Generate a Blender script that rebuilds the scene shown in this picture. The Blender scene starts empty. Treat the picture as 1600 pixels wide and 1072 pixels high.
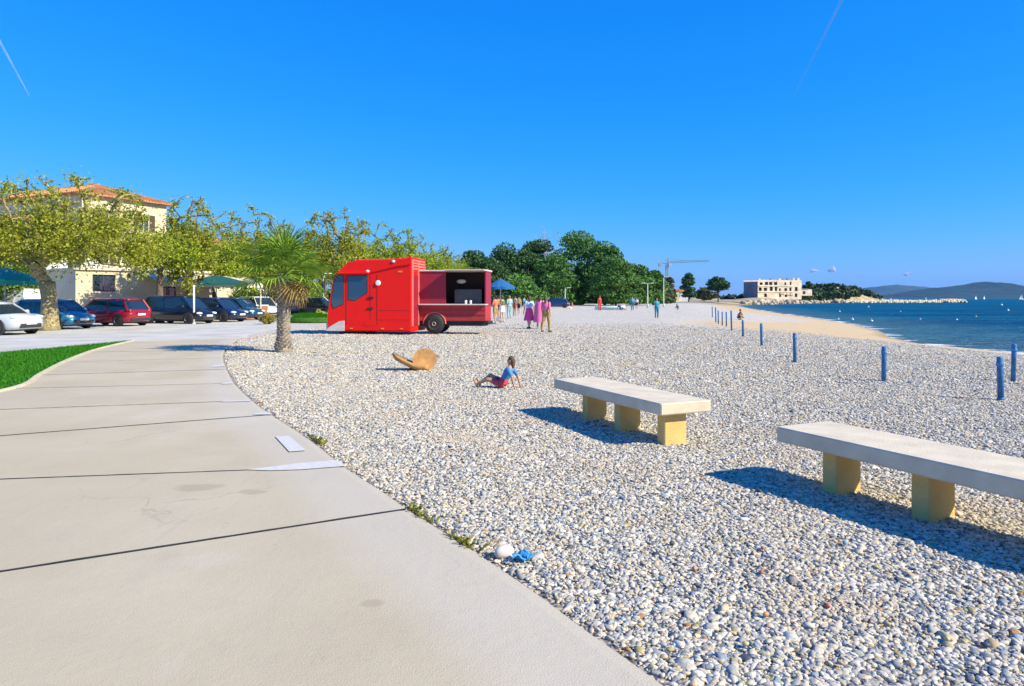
import bpy, math, random
import numpy as np
from mathutils import Vector, Matrix
random.seed(7)
RNG = np.random.default_rng(7)
scene = bpy.context.scene
col = scene.collection
R = math.radians

# ------------------------------------------------------------------ camera, sky, sun, exposure
CAM_H, F, HY = 1.55, 1066.7, 466.0
cam = bpy.data.cameras.new('camera')
cam.lens, cam.sensor_width, cam.shift_y = 24.0, 36.0, -70.0 / 1600
cam.clip_start, cam.clip_end = 0.05, 60000
camo = bpy.data.objects.new('camera', cam)
camo.location = (0, 0, CAM_H)
camo.rotation_euler = (R(90), 0, 0)
col.objects.link(camo)
scene.camera = camo

SUN_EL = R(37)
SUN_AZ = math.atan2(0.893, -0.45)            # clockwise from +Y
world = bpy.data.worlds.new('World')
scene.world = world
world.use_nodes = True
wn, wl = world.node_tree.nodes, world.node_tree.links
wn.clear()
sky = wn.new('ShaderNodeTexSky')
sky.sky_type = 'NISHITA'
sky.sun_disc = False
sky.sun_elevation = SUN_EL
sky.sun_rotation = SUN_AZ
sky.air_density, sky.dust_density, sky.ozone_density = 1.0, 0.25, 2.0
hs = wn.new('ShaderNodeHueSaturation')
hs.inputs['Saturation'].default_value = 1.12
bg = wn.new('ShaderNodeBackground')
bg.inputs['Strength'].default_value = 0.105
wo = wn.new('ShaderNodeOutputWorld')
wl.new(sky.outputs[0], hs.inputs['Color'])
tint = wn.new('ShaderNodeMix'); tint.data_type = 'RGBA'; tint.blend_type = 'MULTIPLY'; tint.inputs[0].default_value = 1.0
tint.inputs[7].default_value = (0.36, 0.58, 1.12, 1)
wl.new(hs.outputs[0], tint.inputs[6])
# the photograph's saturated rendering of the sky: one response per channel, the same in every direction
sepc, comb = wn.new('ShaderNodeSeparateColor'), wn.new('ShaderNodeCombineColor')
wl.new(tint.outputs[2], sepc.inputs[0])
for ch, gain, expo in ((0, 3.1, 2.0), (1, 0.79, 0.66), (2, 0.97, 0.18)):
    a = wn.new('ShaderNodeMath'); a.operation = 'MULTIPLY'; a.inputs[1].default_value = 0.1434
    b = wn.new('ShaderNodeMath'); b.operation = 'POWER'; b.inputs[1].default_value = expo
    c = wn.new('ShaderNodeMath'); c.operation = 'MULTIPLY'; c.inputs[1].default_value = gain / 0.1434
    wl.new(sepc.outputs[ch], a.inputs[0]); wl.new(a.outputs[0], b.inputs[0]); wl.new(b.outputs[0], c.inputs[0]); wl.new(c.outputs[0], comb.inputs[ch])
wl.new(comb.outputs[0], bg.inputs['Color'])
wl.new(bg.outputs[0], wo.inputs['Surface'])

sun = bpy.data.lights.new('sun', 'SUN')
sun.energy, sun.angle, sun.color = 5.0, R(0.53), (1.0, 0.90, 0.70)
suno = bpy.data.objects.new('sun', sun)
sdir = Vector((0.893 * math.cos(SUN_EL), -0.45 * math.cos(SUN_EL), math.sin(SUN_EL)))
suno.rotation_euler = sdir.to_track_quat('Z', 'Y').to_euler()
suno.location = (20, -10, 20)
col.objects.link(suno)

vs = scene.view_settings
vs.view_transform, vs.look, vs.gamma, vs.exposure = 'Standard', 'None', 1.0, 0.60
vs.use_curve_mapping = False
scene.render.engine = 'CYCLES'
scene.cycles.max_bounces = 6
scene.cycles.transparent_max_bounces = 12
scene.cycles.volume_bounces = 0

# ------------------------------------------------------------------ placing helpers
def P(px, py, z=0.0):
    d = (CAM_H - z) * F / (py - HY)
    return Vector(((px - 800) / F * d, d, z))
def X(px, d): return (px - 800) / F * d
def Z(py, d): return CAM_H + (HY - py) / F * d
def DG(py, z=0.0): return (CAM_H - z) * F / (py - HY)

# ------------------------------------------------------------------ materials
MATS = {}
def new_mat(name):
    m = bpy.data.materials.new(name)
    m.use_nodes = True
    nt = m.node_tree
    return m, nt, nt.nodes['Principled BSDF'], nt.nodes['Material Output']
def M(name, c, rough=0.6, metal=0.0, var=0.12, vs_=4.0, bump=0.0, bs=60.0, spec=0.5, coat=0.0, trans=0.0, c2=None, island=False, emit=None):
    if name in MATS: return MATS[name]
    m, nt, b, out = new_mat(name)
    N, L = nt.nodes, nt.links
    b.inputs['Roughness'].default_value = rough
    b.inputs['Metallic'].default_value = metal
    b.inputs['Specular IOR Level'].default_value = spec
    b.inputs['Coat Weight'].default_value = coat
    geo = N.new('ShaderNodeNewGeometry')
    mix = N.new('ShaderNodeMix'); mix.data_type = 'RGBA'
    ca = tuple(max(0, v * (1 - var)) for v in c) + (1,)
    cb = tuple(min(1, v * (1 + var)) for v in (c2 or c)) + (1,)
    mix.inputs[6].default_value, mix.inputs[7].default_value = ca, cb
    tex = N.new('ShaderNodeTexNoise')
    tex.inputs['Scale'].default_value = vs_
    tex.inputs['Detail'].default_value = 5
    L.new(geo.outputs['Position'], tex.inputs['Vector'])
    if island: L.new(geo.outputs['Random Per Island'], mix.inputs[0])
    else:
        mr = N.new('ShaderNodeMapRange')
        mr.inputs[1].default_value, mr.inputs[2].default_value = 0.3, 0.7
        L.new(tex.outputs['Fac'], mr.inputs[0]); L.new(mr.outputs[0], mix.inputs[0])
    L.new(mix.outputs[2], b.inputs['Base Color'])
    if bump:
        t2 = N.new('ShaderNodeTexNoise'); t2.inputs['Scale'].default_value = bs; t2.inputs['Detail'].default_value = 4
        L.new(geo.outputs['Position'], t2.inputs['Vector'])
        bp = N.new('ShaderNodeBump'); bp.inputs['Strength'].default_value = bump; bp.inputs['Distance'].default_value = 0.02
        L.new(t2.outputs['Fac'], bp.inputs['Height']); L.new(bp.outputs[0], b.inputs['Normal'])
    if trans:
        tr = N.new('ShaderNodeBsdfTranslucent'); L.new(mix.outputs[2], tr.inputs['Color'])
        ms = N.new('ShaderNodeMixShader'); ms.inputs[0].default_value = trans
        L.new(b.outputs[0], ms.inputs[1]); L.new(tr.outputs[0], ms.inputs[2]); L.new(ms.outputs[0], out.inputs['Surface'])
    if emit:
        b.inputs['Emission Color'].default_value = tuple(emit[:3]) + (1,)
        b.inputs['Emission Strength'].default_value = emit[3]
    MATS[name] = m
    return m
def math_node(N, L, op, a, b=None, c=None, clamp=False):
    n = N.new('ShaderNodeMath'); n.operation = op; n.use_clamp = clamp
    for i, v in enumerate((a, b, c)):
        if v is None: continue
        if isinstance(v, (int, float)): n.inputs[i].default_value = v
        else: L.new(v, n.inputs[i])
    return n.outputs[0]
def mixc(N, L, f, a, b):
    n = N.new('ShaderNodeMix'); n.data_type = 'RGBA'
    if isinstance(f, (int, float)): n.inputs[0].default_value = f
    else: L.new(f, n.inputs[0])
    for i, v in ((6, a), (7, b)):
        if isinstance(v, tuple): n.inputs[i].default_value = v + (1,)
        else: L.new(v, n.inputs[i])
    return n.outputs[2]
def glass_mat(name, c=(0.02, 0.04, 0.06)):
    if name in MATS: return MATS[name]
    m, nt, b, out = new_mat(name)
    b.inputs['Base Color'].default_value = c + (1,)
    b.inputs['Roughness'].default_value = 0.05
    b.inputs['Specular IOR Level'].default_value = 0.9
    MATS[name] = m
    return m

# ------------------------------------------------------------------ mesh helpers
def props(o, label=None, cat=None, group=None, kind=None):
    if label: o['label'] = label
    if cat: o['category'] = cat
    if group: o['group'] = group
    if kind: o['kind'] = kind
    return o
def empty(name, loc, rz=0.0, scale=1.0):
    o = bpy.data.objects.new(name, None)
    o.location = loc; o.rotation_euler = (0, 0, rz); o.scale = (scale,) * 3
    o.empty_display_size = 0.3
    col.objects.link(o)
    return o
def link(name, me, mat, parent=None):
    o = bpy.data.objects.new(name, me)
    if mat is not None and not me.materials: me.materials.append(mat)
    col.objects.link(o)
    if parent is not None: o.parent = parent
    return o
class MB:
    def __init__(s): s.v, s.f, s.mi = [], [], []
    def add(s, verts, faces, mi=0):
        o = len(s.v)
        s.v += [tuple(p) for p in verts]
        s.f += [tuple(i + o for i in f) for f in faces]
        s.mi += [mi] * len(faces)
        return s
    def box(s, lo, hi, bev=0.0, mi=0, M4=None):
        (x0, y0, z0), (x1, y1, z1) = lo, hi
        b = min(bev, 0.49 * min(abs(x1 - x0), abs(y1 - y0), abs(z1 - z0)))
        if b <= 0:
            v = [(x0, y0, z0), (x1, y0, z0), (x1, y1, z0), (x0, y1, z0), (x0, y0, z1), (x1, y0, z1), (x1, y1, z1), (x0, y1, z1)]
            f = [(3, 2, 1, 0), (4, 5, 6, 7), (0, 1, 5, 4), (1, 2, 6, 5), (2, 3, 7, 6), (3, 0, 4, 7)]
        else:
            def ring(z, i):
                return [(x0 + i + b, y0 + i, z), (x1 - i - b, y0 + i, z), (x1 - i, y0 + i + b, z), (x1 - i, y1 - i - b, z),
                        (x1 - i - b, y1 - i, z), (x0 + i + b, y1 - i, z), (x0 + i, y1 - i - b, z), (x0 + i, y0 + i + b, z)]
            def ring2(z):
                return [(x0 + b, y0 + b, z), (x1 - b, y0 + b, z), (x1 - b, y0 + b, z), (x1 - b, y1 - b, z),
                        (x1 - b, y1 - b, z), (x0 + b, y1 - b, z), (x0 + b, y1 - b, z), (x0 + b, y0 + b, z)]
            v = ring(z0, b * .6) + ring(z0 + b, 0) + ring(z1 - b, 0) + ring(z1, b * .6)
            f = [tuple(range(7, -1, -1)), tuple(range(24, 32))]
            for k in range(3):
                for i in range(8):
                    j = (i + 1) % 8
                    f.append((k * 8 + i, k * 8 + j, k * 8 + 8 + j, k * 8 + 8 + i))
        if M4 is not None: v = [M4 @ Vector(p) for p in v]
        return s.add(v, f, mi)
    def prism(s, poly, z0, z1, mi=0, M4=None):
        n = len(poly)
        v = [(p[0], p[1], z0) for p in poly] + [(p[0], p[1], z1) for p in poly]
        f = [tuple(range(n - 1, -1, -1)), tuple(range(n, 2 * n))] + [(i, (i + 1) % n, n + (i + 1) % n, n + i) for i in range(n)]
        if M4 is not None: v = [M4 @ Vector(p) for p in v]
        return s.add(v, f, mi)
    def side(s, poly, y0, y1, mi=0):
        """polygon in X/Z extruded along Y"""
        n = len(poly)
        v = [(p[0], y0, p[1]) for p in poly] + [(p[0], y1, p[1]) for p in poly]
        f = [tuple(range(n)), tuple(range(2 * n - 1, n - 1, -1))] + [((i + 1) % n, i, n + i, n + (i + 1) % n) for i in range(n)]
        return s.add(v, f, mi)
    def loft(s, rings, cap=True, closed=True, mi=0):
        n = len(rings[0]); v = [p for r in rings for p in r]; f = []
        for k in range(len(rings) - 1):
            for i in range(n if closed else n - 1):
                j = (i + 1) % n
                f.append((k * n + i, k * n + j, (k + 1) * n + j, (k + 1) * n + i))
        if cap:
            f.append(tuple(range(n - 1, -1, -1))); f.append(tuple((len(rings) - 1) * n + i for i in range(n)))
        return s.add(v, f, mi)
    def tube(s, pts, rad, n=8, cap=True, mi=0):
        pts = [Vector(p) for p in pts]
        if isinstance(rad, (int, float)): rad = [rad] * len(pts)
        rings = []; up = Vector((0.13, 0.21, 1)).normalized()
        for i, p in enumerate(pts):
            d = (pts[min(i + 1, len(pts) - 1)] - pts[max(i - 1, 0)])
            if d.length < 1e-9: d = Vector((0, 0, 1))
            d.normalize()
            a = d.cross(up)
            if a.length < 1e-3: a = d.cross(Vector((1, 0, 0)))
            a.normalize(); b = d.cross(a)
            rings.append([p + (a * math.cos(2 * math.pi * k / n) + b * math.sin(2 * math.pi * k / n)) * rad[i] for k in range(n)])
        return s.loft(rings, cap, True, mi)
    def lathe(s, prof, axis='z', n=16, c=(0, 0, 0), mi=0, cap=True):
        rings = []
        for r, h in prof:
            rg = []
            for k in range(n):
                a = 2 * math.pi * k / n; p, q = r * math.cos(a), r * math.sin(a)
                rg.append({'z': (c[0] + p, c[1] + q, c[2] + h), 'y': (c[0] + q, c[1] + h, c[2] + p), 'x': (c[0] + h, c[1] + p, c[2] + q)}[axis])
            rings.append(rg)
        return s.loft(rings, cap, True, mi)
    def ball(s, c, r, n=10, m=7, mi=0):
        if isinstance(r, (int, float)): r = (r, r, r)
        rings = []
        for i in range(m):
            t = math.pi * (i + .5) / m - math.pi / 2
            rings.append([(c[0] + r[0] * math.cos(t) * math.cos(2 * math.pi * k / n), c[1] + r[1] * math.cos(t) * math.sin(2 * math.pi * k / n), c[2] + r[2] * math.sin(t)) for k in range(n)])
        return s.loft(rings, True, True, mi)
    def capsule(s, a, b, ra, rb, n=9):
        s.tube([a, b], [ra, rb], n); s.ball(a, ra, n, 6); s.ball(b, rb, n, 6)
        return s
    def mesh(s, name, mats=None, smooth=False):
        me = bpy.data.meshes.new(name)
        me.from_pydata(s.v, [], s.f)
        if mats:
            for m in (mats if isinstance(mats, (list, tuple)) else [mats]): me.materials.append(m)
            if isinstance(mats, (list, tuple)) and len(mats) > 1: me.polygons.foreach_set('material_index', s.mi)
        if smooth: me.polygons.foreach_set('use_smooth', [True] * len(me.polygons))
        me.update()
        return me
    def build(s, name, mat, parent=None, smooth=False):
        o = link(name, s.mesh(name, mat, smooth), None, parent)
        if smooth == 'auto':
            pass
        return o
def np_mesh(name, V, Fq, mat=None, smooth=False):
    """V (n,3), Fq (m,k) arrays"""
    me = bpy.data.meshes.new(name)
    V = np.asarray(V, dtype=np.float32); Fq = np.asarray(Fq, dtype=np.int32)
    m, k = Fq.shape
    me.vertices.add(len(V)); me.vertices.foreach_set('co', V.ravel())
    me.loops.add(m * k); me.loops.foreach_set('vertex_index', Fq.ravel())
    me.polygons.add(m); me.polygons.foreach_set('loop_start', np.arange(0, m * k, k, dtype=np.int32))
    if smooth: me.polygons.foreach_set('use_smooth', np.ones(m, dtype=bool))
    me.update(calc_edges=True)
    if mat: me.materials.append(mat)
    return me
def holes_wall(mb, o, u, W, H, holes, depth, mi=0):
    """upright wall from o along u (unit), normal n outward, rectangular openings with reveals going inwards"""
    o, u = Vector(o), Vector(u).normalized(); up = Vector((0, 0, 1)); nn = u.cross(up)
    xs = sorted({0, W} | {h[0] for h in holes} | {h[1] for h in holes})
    zs = sorted({0, H} | {h[2] for h in holes} | {h[3] for h in holes})
    def q(a, b, c, d): mb.add([a, b, c, d], [(0, 1, 2, 3)], mi)
    def pt(x, z, d=0): return o + u * x + up * z - nn * d
    for i in range(len(xs) - 1):
        for j in range(len(zs) - 1):
            cx, cz = (xs[i] + xs[i + 1]) / 2, (zs[j] + zs[j + 1]) / 2
            if any(h[0] < cx < h[1] and h[2] < cz < h[3] for h in holes): continue
            q(pt(xs[i], zs[j]), pt(xs[i + 1], zs[j]), pt(xs[i + 1], zs[j + 1]), pt(xs[i], zs[j + 1]))
    for a, b, c, d in holes:
        q(pt(a, c), pt(a, c, depth), pt(a, d, depth), pt(a, d)); q(pt(b, c, depth), pt(b, c), pt(b, d), pt(b, d, depth))
        q(pt(a, c, depth), pt(a, c), pt(b, c), pt(b, c, depth)); q(pt(a, d), pt(a, d, depth), pt(b, d, depth), pt(b, d))
def catmull(pts, n=8):
    out = []
    p = [pts[0]] + list(pts) + [pts[-1]]
    for i in range(1, len(p) - 2):
        for k in range(n):
            t = k / n
            a, b, c, d = p[i - 1], p[i], p[i + 1], p[i + 2]
            out.append(0.5 * ((2 * b) + (c - a) * t + (2 * a - 5 * b + 4 * c - d) * t * t + (3 * b - a - 3 * c + d) * t ** 3))
    out.append(pts[-1])
    return out
def noise2(x, y, s=1.0, seed=0):
    r = np.random.default_rng(seed); v = np.zeros_like(x)
    for k in range(6):
        a = r.uniform(0, 6.28); f = s * r.uniform(.6, 1.8); ph = r.uniform(0, 6.28)
        v += np.sin((x * math.cos(a) + y * math.sin(a)) * f + ph)
    return v / 6

# ================================================================== THE SETTING
SEA = -1.0
SHORE = [(34, -60), (29, -10), (25.2, 15), (23.6, 28), (23.2, 35), (22.8, 38.5), (24.3, 44), (28.2, 52.3), (32.8, 64.8), (38.6, 87.7), (48.5, 129.5),
         (64, 190), (78, 236), (92, 262), (112, 292), (146, 338), (176, 372), (205, 384), (226, 398), (232, 420), (215, 450), (150, 520), (60, 700), (-200, 1200), (-3000, 3000)]
SH = np.array(SHORE, dtype=float)
def shore_sd(x, y):
    """signed distance to the waterline, positive on land (land is to the left of the line)"""
    x, y = np.asarray(x, float), np.asarray(y, float)
    best = np.full(x.shape, 1e9); sign = np.ones(x.shape)
    for (ax, ay), (bx, by) in zip(SH[:-1], SH[1:]):
        dx, dy = bx - ax, by - ay; L2 = dx * dx + dy * dy
        t = np.clip(((x - ax) * dx + (y - ay) * dy) / L2, 0, 1)
        d = np.hypot(x - ax - t * dx, y - ay - t * dy)
        cr = dx * (y - ay) - dy * (x - ax)
        upd = d < best - 1e-9
        best = np.where(upd, d, best); sign = np.where(upd, np.where(cr >= 0, 1, -1), sign)
    return best * sign
# promenade edge (photo pixels -> world)
EDGE_PX = [(1031, 1065), (912, 981), (831, 921), (734, 856), (637, 795), (592, 764), (538, 729), (480, 684), (424, 648), (394, 626), (366, 599), (354, 577), (348, 559), (351, 547), (361, 537), (374, 528)]
EDGE = [Vector((2.75, -1.6, 0)), Vector((1.75, 0.7, 0))] + [P(a, b) for a, b in EDGE_PX]
EC = catmull(EDGE, 8)
ECy = np.array([p.y for p in EC]); ECx = np.array([p.x for p in EC])
def edge_x(y): return np.interp(y, ECy, ECx)
def ground_z(x, y):
    d = shore_sd(x, y)
    w = 13.0 + 2 * np.clip(np.asarray(y) / 60, 0, 1)
    z = np.where(d > 0, SEA + (1 - 0.03) * (1 - (1 - np.clip(d / w, 0, 1)) ** 1.25), SEA + d * 0.09)
    return np.clip(z, -3.0, None)

def relief(x, y):
    """low heaps and trodden hollows in the shingle"""
    m = np.clip((x - edge_x(np.clip(y, -1.6, 27)) - .1) / 1.2, 0, 1) * (np.hypot(x, y) < 60)
    return m * (noise2(x, y, 1.1, 3) * .022 + noise2(x, y, 3.3, 4) * .014 + .010)
# ---- terrain: one sheet, polar grid
def build_ground():
    rad = np.concatenate([np.linspace(0.3, 30, 130), np.geomspace(30.6, 480, 110), np.geomspace(520, 3500, 14)])
    front = np.linspace(R(-48), R(48), 190); back = np.linspace(R(48), R(312), 50)[1:-1]
    ang = np.concatenate([front, back]); na = len(ang)
    rr, aa = np.meshgrid(rad, ang, indexing='ij')
    x, y = rr * np.sin(aa), rr * np.cos(aa)
    z = ground_z(x, y) + relief(x, y)
    ein = edge_x(np.clip(y, -1.6, 27)) - .45
    z = np.where((x < ein) & (y > -1) & (y < 24), z - .14, z)
    V = np.stack([x, y, z], -1).reshape(-1, 3)
    V = np.vstack([V, [[0, 0, -0.03]]])
    nr = len(rad); i, j = np.meshgrid(np.arange(nr - 1), np.arange(na), indexing='ij'); j2 = (j + 1) % na
    Fq = np.stack([i * na + j, (i + 1) * na + j, (i + 1) * na + j2, i * na + j2], -1).reshape(-1, 4)[:, ::-1]
    me = np_mesh('beach', V, Fq, None, True)
    sd = shore_sd(V[:, 0], V[:, 1])
    # sand: strip at the water and the wider patch by the little bay
    px, py = V[:, 0], V[:, 1]
    wid = 3.9 + 2.0 * noise2(px, py, .12, 5) + 9.5 * np.exp(-(((py - 48) / 11) ** 2)) + 6.0 * np.clip((py - 55) / 60, 0, 1)
    sand = np.clip((wid - sd) / (1.2 + 0.02 * py.clip(0, 100)), 0, 1)
    wet = np.clip(1 - sd / (1.2 + .8 * noise2(px, py, .5, 8)).clip(0.4, 5), 0, 1)
    ex = px - edge_x(np.clip(py, -1.6, 27))
    dirt = np.clip(1 - ex / 0.28, 0, 1) * (ex > -0.5) * (py < 27)
    far = np.clip((py - 190) / 60, 0, 1) * (sd > 0)
    for nm, a in (('sand', sand), ('wet', wet), ('dirt', dirt), ('far', far)):
        at = me.attributes.new(nm, 'FLOAT', 'POINT'); at.data.foreach_set('value', a.astype(np.float32))
    m, nt, b, out = new_mat('gravel_beach'); N, L = nt.nodes, nt.links
    geo = N.new('ShaderNodeNewGeometry'); pos = geo.outputs['Position']
    def vor(scale, feat='F1'):
        n = N.new('ShaderNodeTexVoronoi'); n.inputs['Scale'].default_value = scale; n.feature = feat; L.new(pos, n.inputs['Vector']); return n
    def noi(scale, det=4, r=0.5):
        n = N.new('ShaderNodeTexNoise'); n.inputs['Scale'].default_value = scale; n.inputs['Detail'].default_value = det; n.inputs['Roughness'].default_value = r; L.new(pos, n.inputs['Vector']); return n.outputs['Fac']
    def attr(nm):
        n = N.new('ShaderNodeAttribute'); n.attribute_name = nm; return n.outputs['Fac']
    v1 = vor(17); v2 = vor(17, 'DISTANCE_TO_EDGE'); v3 = vor(7, 'F1')
    ramp = N.new('ShaderNodeValToRGB'); e = ramp.color_ramp.elements
    e[0].position, e[0].color = 0.0, (.17, .17, .18, 1); e[1].position, e[1].color = 1.0, (.76, .70, .58, 1)
    for p_, c_ in ((.12, (.36, .35, .34, 1)), (.25, (.62, .58, .48, 1)), (.62, (.70, .645, .53, 1)), (.8, (.64, .56, .43, 1))):
        k = e.new(p_); k.color = c_
    sep = N.new('ShaderNodeSeparateColor'); L.new(v1.outputs['Color'], sep.inputs[0]); L.new(sep.outputs[0], ramp.inputs[0])
    gap = N.new('ShaderNodeMapRange'); gap.inputs[1].default_value, gap.inputs[2].default_value, gap.inputs[3].default_value, gap.inputs[4].default_value = 0.0, 0.10, 0.30, 1.0
    L.new(v2.outputs['Distance'], gap.inputs[0])
    stone = mixc(N, L, gap.outputs[0], (.34, .32, .29), ramp.outputs[0])
    big = noi(0.35, 3)
    bigm = N.new('ShaderNodeMapRange'); bigm.inputs[1].default_value, bigm.inputs[2].default_value = .35, .65
    L.new(big, bigm.inputs[0])
    stone = mixc(N, L, math_node(N, L, 'MULTIPLY', bigm.outputs[0], .30), stone, (.52, .46, .38))
    spk = N.new('ShaderNodeMapRange'); spk.inputs[1].default_value, spk.inputs[2].default_value = .50, .68; L.new(noi(2.6, 6, .75), spk.inputs[0])
    stone = mixc(N, L, math_node(N, L, 'MULTIPLY', spk.outputs[0], .5), stone, (.30, .27, .22))
    spk2 = N.new('ShaderNodeMapRange'); spk2.inputs[1].default_value, spk2.inputs[2].default_value = .52, .70; L.new(noi(.8, 6, .75), spk2.inputs[0])
    stone = mixc(N, L, math_node(N, L, 'MULTIPLY', spk2.outputs[0], .35), stone, (.82, .77, .66))
    s_n = noi(6, 5, .7); sandc = mixc(N, L, s_n, (.48, .345, .185), (.64, .48, .28))
    wr = noi(1.3, 5, .65); wrm = N.new('ShaderNodeMapRange'); wrm.inputs[1].default_value, wrm.inputs[2].default_value = .60, .72; L.new(wr, wrm.inputs[0])
    sandc = mixc(N, L, math_node(N, L, 'MULTIPLY', wrm.outputs[0], .55), sandc, (.16, .09, .05))
    sf = math_node(N, L, 'ADD', attr('sand'), math_node(N, L, 'MULTIPLY', math_node(N, L, 'SUBTRACT', noi(1.5, 4), .5), .5), clamp=True)
    sf = math_node(N, L, 'MULTIPLY', sf, math_node(N, L, 'GREATER_THAN', attr('sand'), .01))
    c = mixc(N, L, sf, stone, sandc)
    c = mixc(N, L, math_node(N, L, 'MULTIPLY', attr('wet'), .6), c, (.20, .14, .09))
    dn = noi(9, 4); df = math_node(N, L, 'MULTIPLY', attr('dirt'), math_node(N, L, 'MULTIPLY_ADD', dn, 1.2, .1), clamp=True)
    c = mixc(N, L, df, c, (.22, .155, .09))
    fm = N.new('ShaderNodeMapRange'); fm.inputs[1].default_value, fm.inputs[2].default_value = .42, .55; L.new(noi(.05, 4), fm.inputs[0])
    c = mixc(N, L, math_node(N, L, 'MULTIPLY', attr('far'), fm.outputs[0]), c, (.12, .12, .05))
    L.new(c, b.inputs['Base Color']); b.inputs['Roughness'].default_value = .85; b.inputs['Specular IOR Level'].default_value = .25
    h = math_node(N, L, 'MULTIPLY', math_node(N, L, 'MINIMUM', v2.outputs['Distance'], .3), math_node(N, L, 'SUBTRACT', 1.0, sf))
    h = math_node(N, L, 'ADD', h, math_node(N, L, 'MULTIPLY', noi(3, 4), .25))
    bp = N.new('ShaderNodeBump'); bp.inputs['Strength'].default_value = .8; bp.inputs['Distance'].default_value = .06
    L.new(h, bp.inputs['Height']); L.new(bp.outputs[0], b.inputs['Normal'])
    me.materials.append(m)
    props(link('beach', me, None), kind='structure')
def z_ok(x, y): return (np.hypot(x, y) < 120) * 1.0
build_ground()

# ---- loose pebbles on the nearer beach (geometry nodes, instanced stones)
def build_pebbles():
    pts = []
    def band(y0, y1, dens, r0, r1):
        xmax = .82 * y1 + 1.2; x0 = float(min(edge_x(y0), edge_x(y1))) - .1
        n = int(dens * (y1 - y0) * (xmax - x0))
        x = RNG.uniform(x0, xmax, n); y = RNG.uniform(y0, y1, n)
        e = edge_x(y)
        keep = (x > e + .03 + RNG.uniform(0, .1, n)) & (x < .82 * y + 1.2) & (RNG.random(n) < np.clip((44 - y) / 22, 0, 1)) & (shore_sd(x, y) > 3.9 + 1.6 * RNG.random(n))
        x, y = x[keep], y[keep]
        r = r0 + (r1 - r0) * RNG.random(len(x)) ** 2.2
        r = np.where(RNG.random(len(x)) < .012, r * 1.9, r)
        pts.append(np.stack([x, y, ground_z(x, y) + relief(x, y) + r * .0 + RNG.uniform(-.003, .012, len(x)), r], -1))
    band(1.2, 3.2, 6000, .006, .0205); band(3.2, 5, 5600, .0065, .019); band(5, 8, 3800, .0075, .019); band(8, 12, 2100, .009, .0205); band(12, 18, 900, .012, .025); band(18, 24, 330, .016, .030); band(24, 44, 170, .018, .032)
    # a few stray stones kicked on to the concrete
    Pn = np.concatenate(pts)
    me = bpy.data.meshes.new('pebbles'); me.vertices.add(len(Pn)); me.vertices.foreach_set('co', Pn[:, :3].astype(np.float32).ravel())
    at = me.attributes.new('rad', 'FLOAT', 'POINT'); at.data.foreach_set('value', Pn[:, 3].astype(np.float32))
    rot = np.stack([RNG.uniform(-.35, .35, len(Pn)), RNG.uniform(-.35, .35, len(Pn)), RNG.uniform(0, 6.28, len(Pn))], -1)
    at = me.attributes.new('rot', 'FLOAT_VECTOR', 'POINT'); at.data.foreach_set('vector', rot.astype(np.float32).ravel())
    me.update()
    m, nt, b, out = new_mat('pebble_stone'); N, L = nt.nodes, nt.links
    oi = N.new('ShaderNodeObjectInfo'); ramp = N.new('ShaderNodeValToRGB'); ramp.color_ramp.interpolation = 'LINEAR'; e = ramp.color_ramp.elements
    e[0].position, e[0].color = 0, (.06, .08, .11, 1); e[1].position, e[1].color = 1, (.40, .17, .07, 1)
    for p_, c_ in ((.03, (.15, .16, .18, 1)), (.09, (.28, .32, .36, 1)), (.17, (.48, .45, .38, 1)), (.45, (.70, .645, .52, 1)), (.64, (.84, .775, .64, 1)), (.73, (.68, .54, .34, 1)), (.79, (.80, .73, .60, 1)), (.87, (.50, .38, .20, 1)), (.91, (.62, .60, .55, 1)), (.94, (.26, .36, .44, 1)), (.97, (.52, .47, .20, 1))):
        k = e.new(p_); k.color = c_
    L.new(oi.outputs['Random'], ramp.inputs[0])
    tc = N.new('ShaderNodeTexCoord'); nz = N.new('ShaderNodeTexNoise'); nz.inputs['Scale'].default_value = 2.5; nz.inputs['Detail'].default_value = 4; L.new(tc.outputs['Object'], nz.inputs['Vector'])
    mm = N.new('ShaderNodeMix'); mm.data_type = 'RGBA'; mm.blend_type = 'MULTIPLY'; mm.inputs[0].default_value = 1
    mr = N.new('ShaderNodeMapRange'); mr.inputs[1].default_value, mr.inputs[2].default_value, mr.inputs[3].default_value, mr.inputs[4].default_value = .3, .7, .60, .92
    gp_ = N.new('ShaderNodeNewGeometry'); pn = N.new('ShaderNodeTexNoise'); pn.inputs['Scale'].default_value = .9; pn.inputs['Detail'].default_value = 4; L.new(gp_.outputs['Position'], pn.inputs['Vector'])
    pm_ = N.new('ShaderNodeMapRange'); pm_.inputs[1].default_value, pm_.inputs[2].default_value, pm_.inputs[4].default_value = .50, .70, .55; L.new(pn.outputs['Fac'], pm_.inputs[0])
    tinted = mixc(N, L, pm_.outputs[0], ramp.outputs[0], (.66, .53, .36))
    L.new(nz.outputs['Fac'], mr.inputs[0]); L.new(tinted, mm.inputs[6]); L.new(mr.outputs[0], mm.inputs[7]); L.new(mm.outputs[2], b.inputs['Base Color'])
    b.inputs['Roughness'].default_value = .75; b.inputs['Specular IOR Level'].default_value = .3
    o = link('pebbles', me, m)
    ng = bpy.data.node_groups.new('pebble_scatter', 'GeometryNodeTree')
    ng.interface.new_socket('Geometry', in_out='INPUT', socket_type='NodeSocketGeometry'); ng.interface.new_socket('Geometry', in_out='OUTPUT', socket_type='NodeSocketGeometry')
    N, L = ng.nodes, ng.links
    gi, go = N.new('NodeGroupInput'), N.new('NodeGroupOutput')
    join = N.new('GeometryNodeJoinGeometry')
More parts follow.
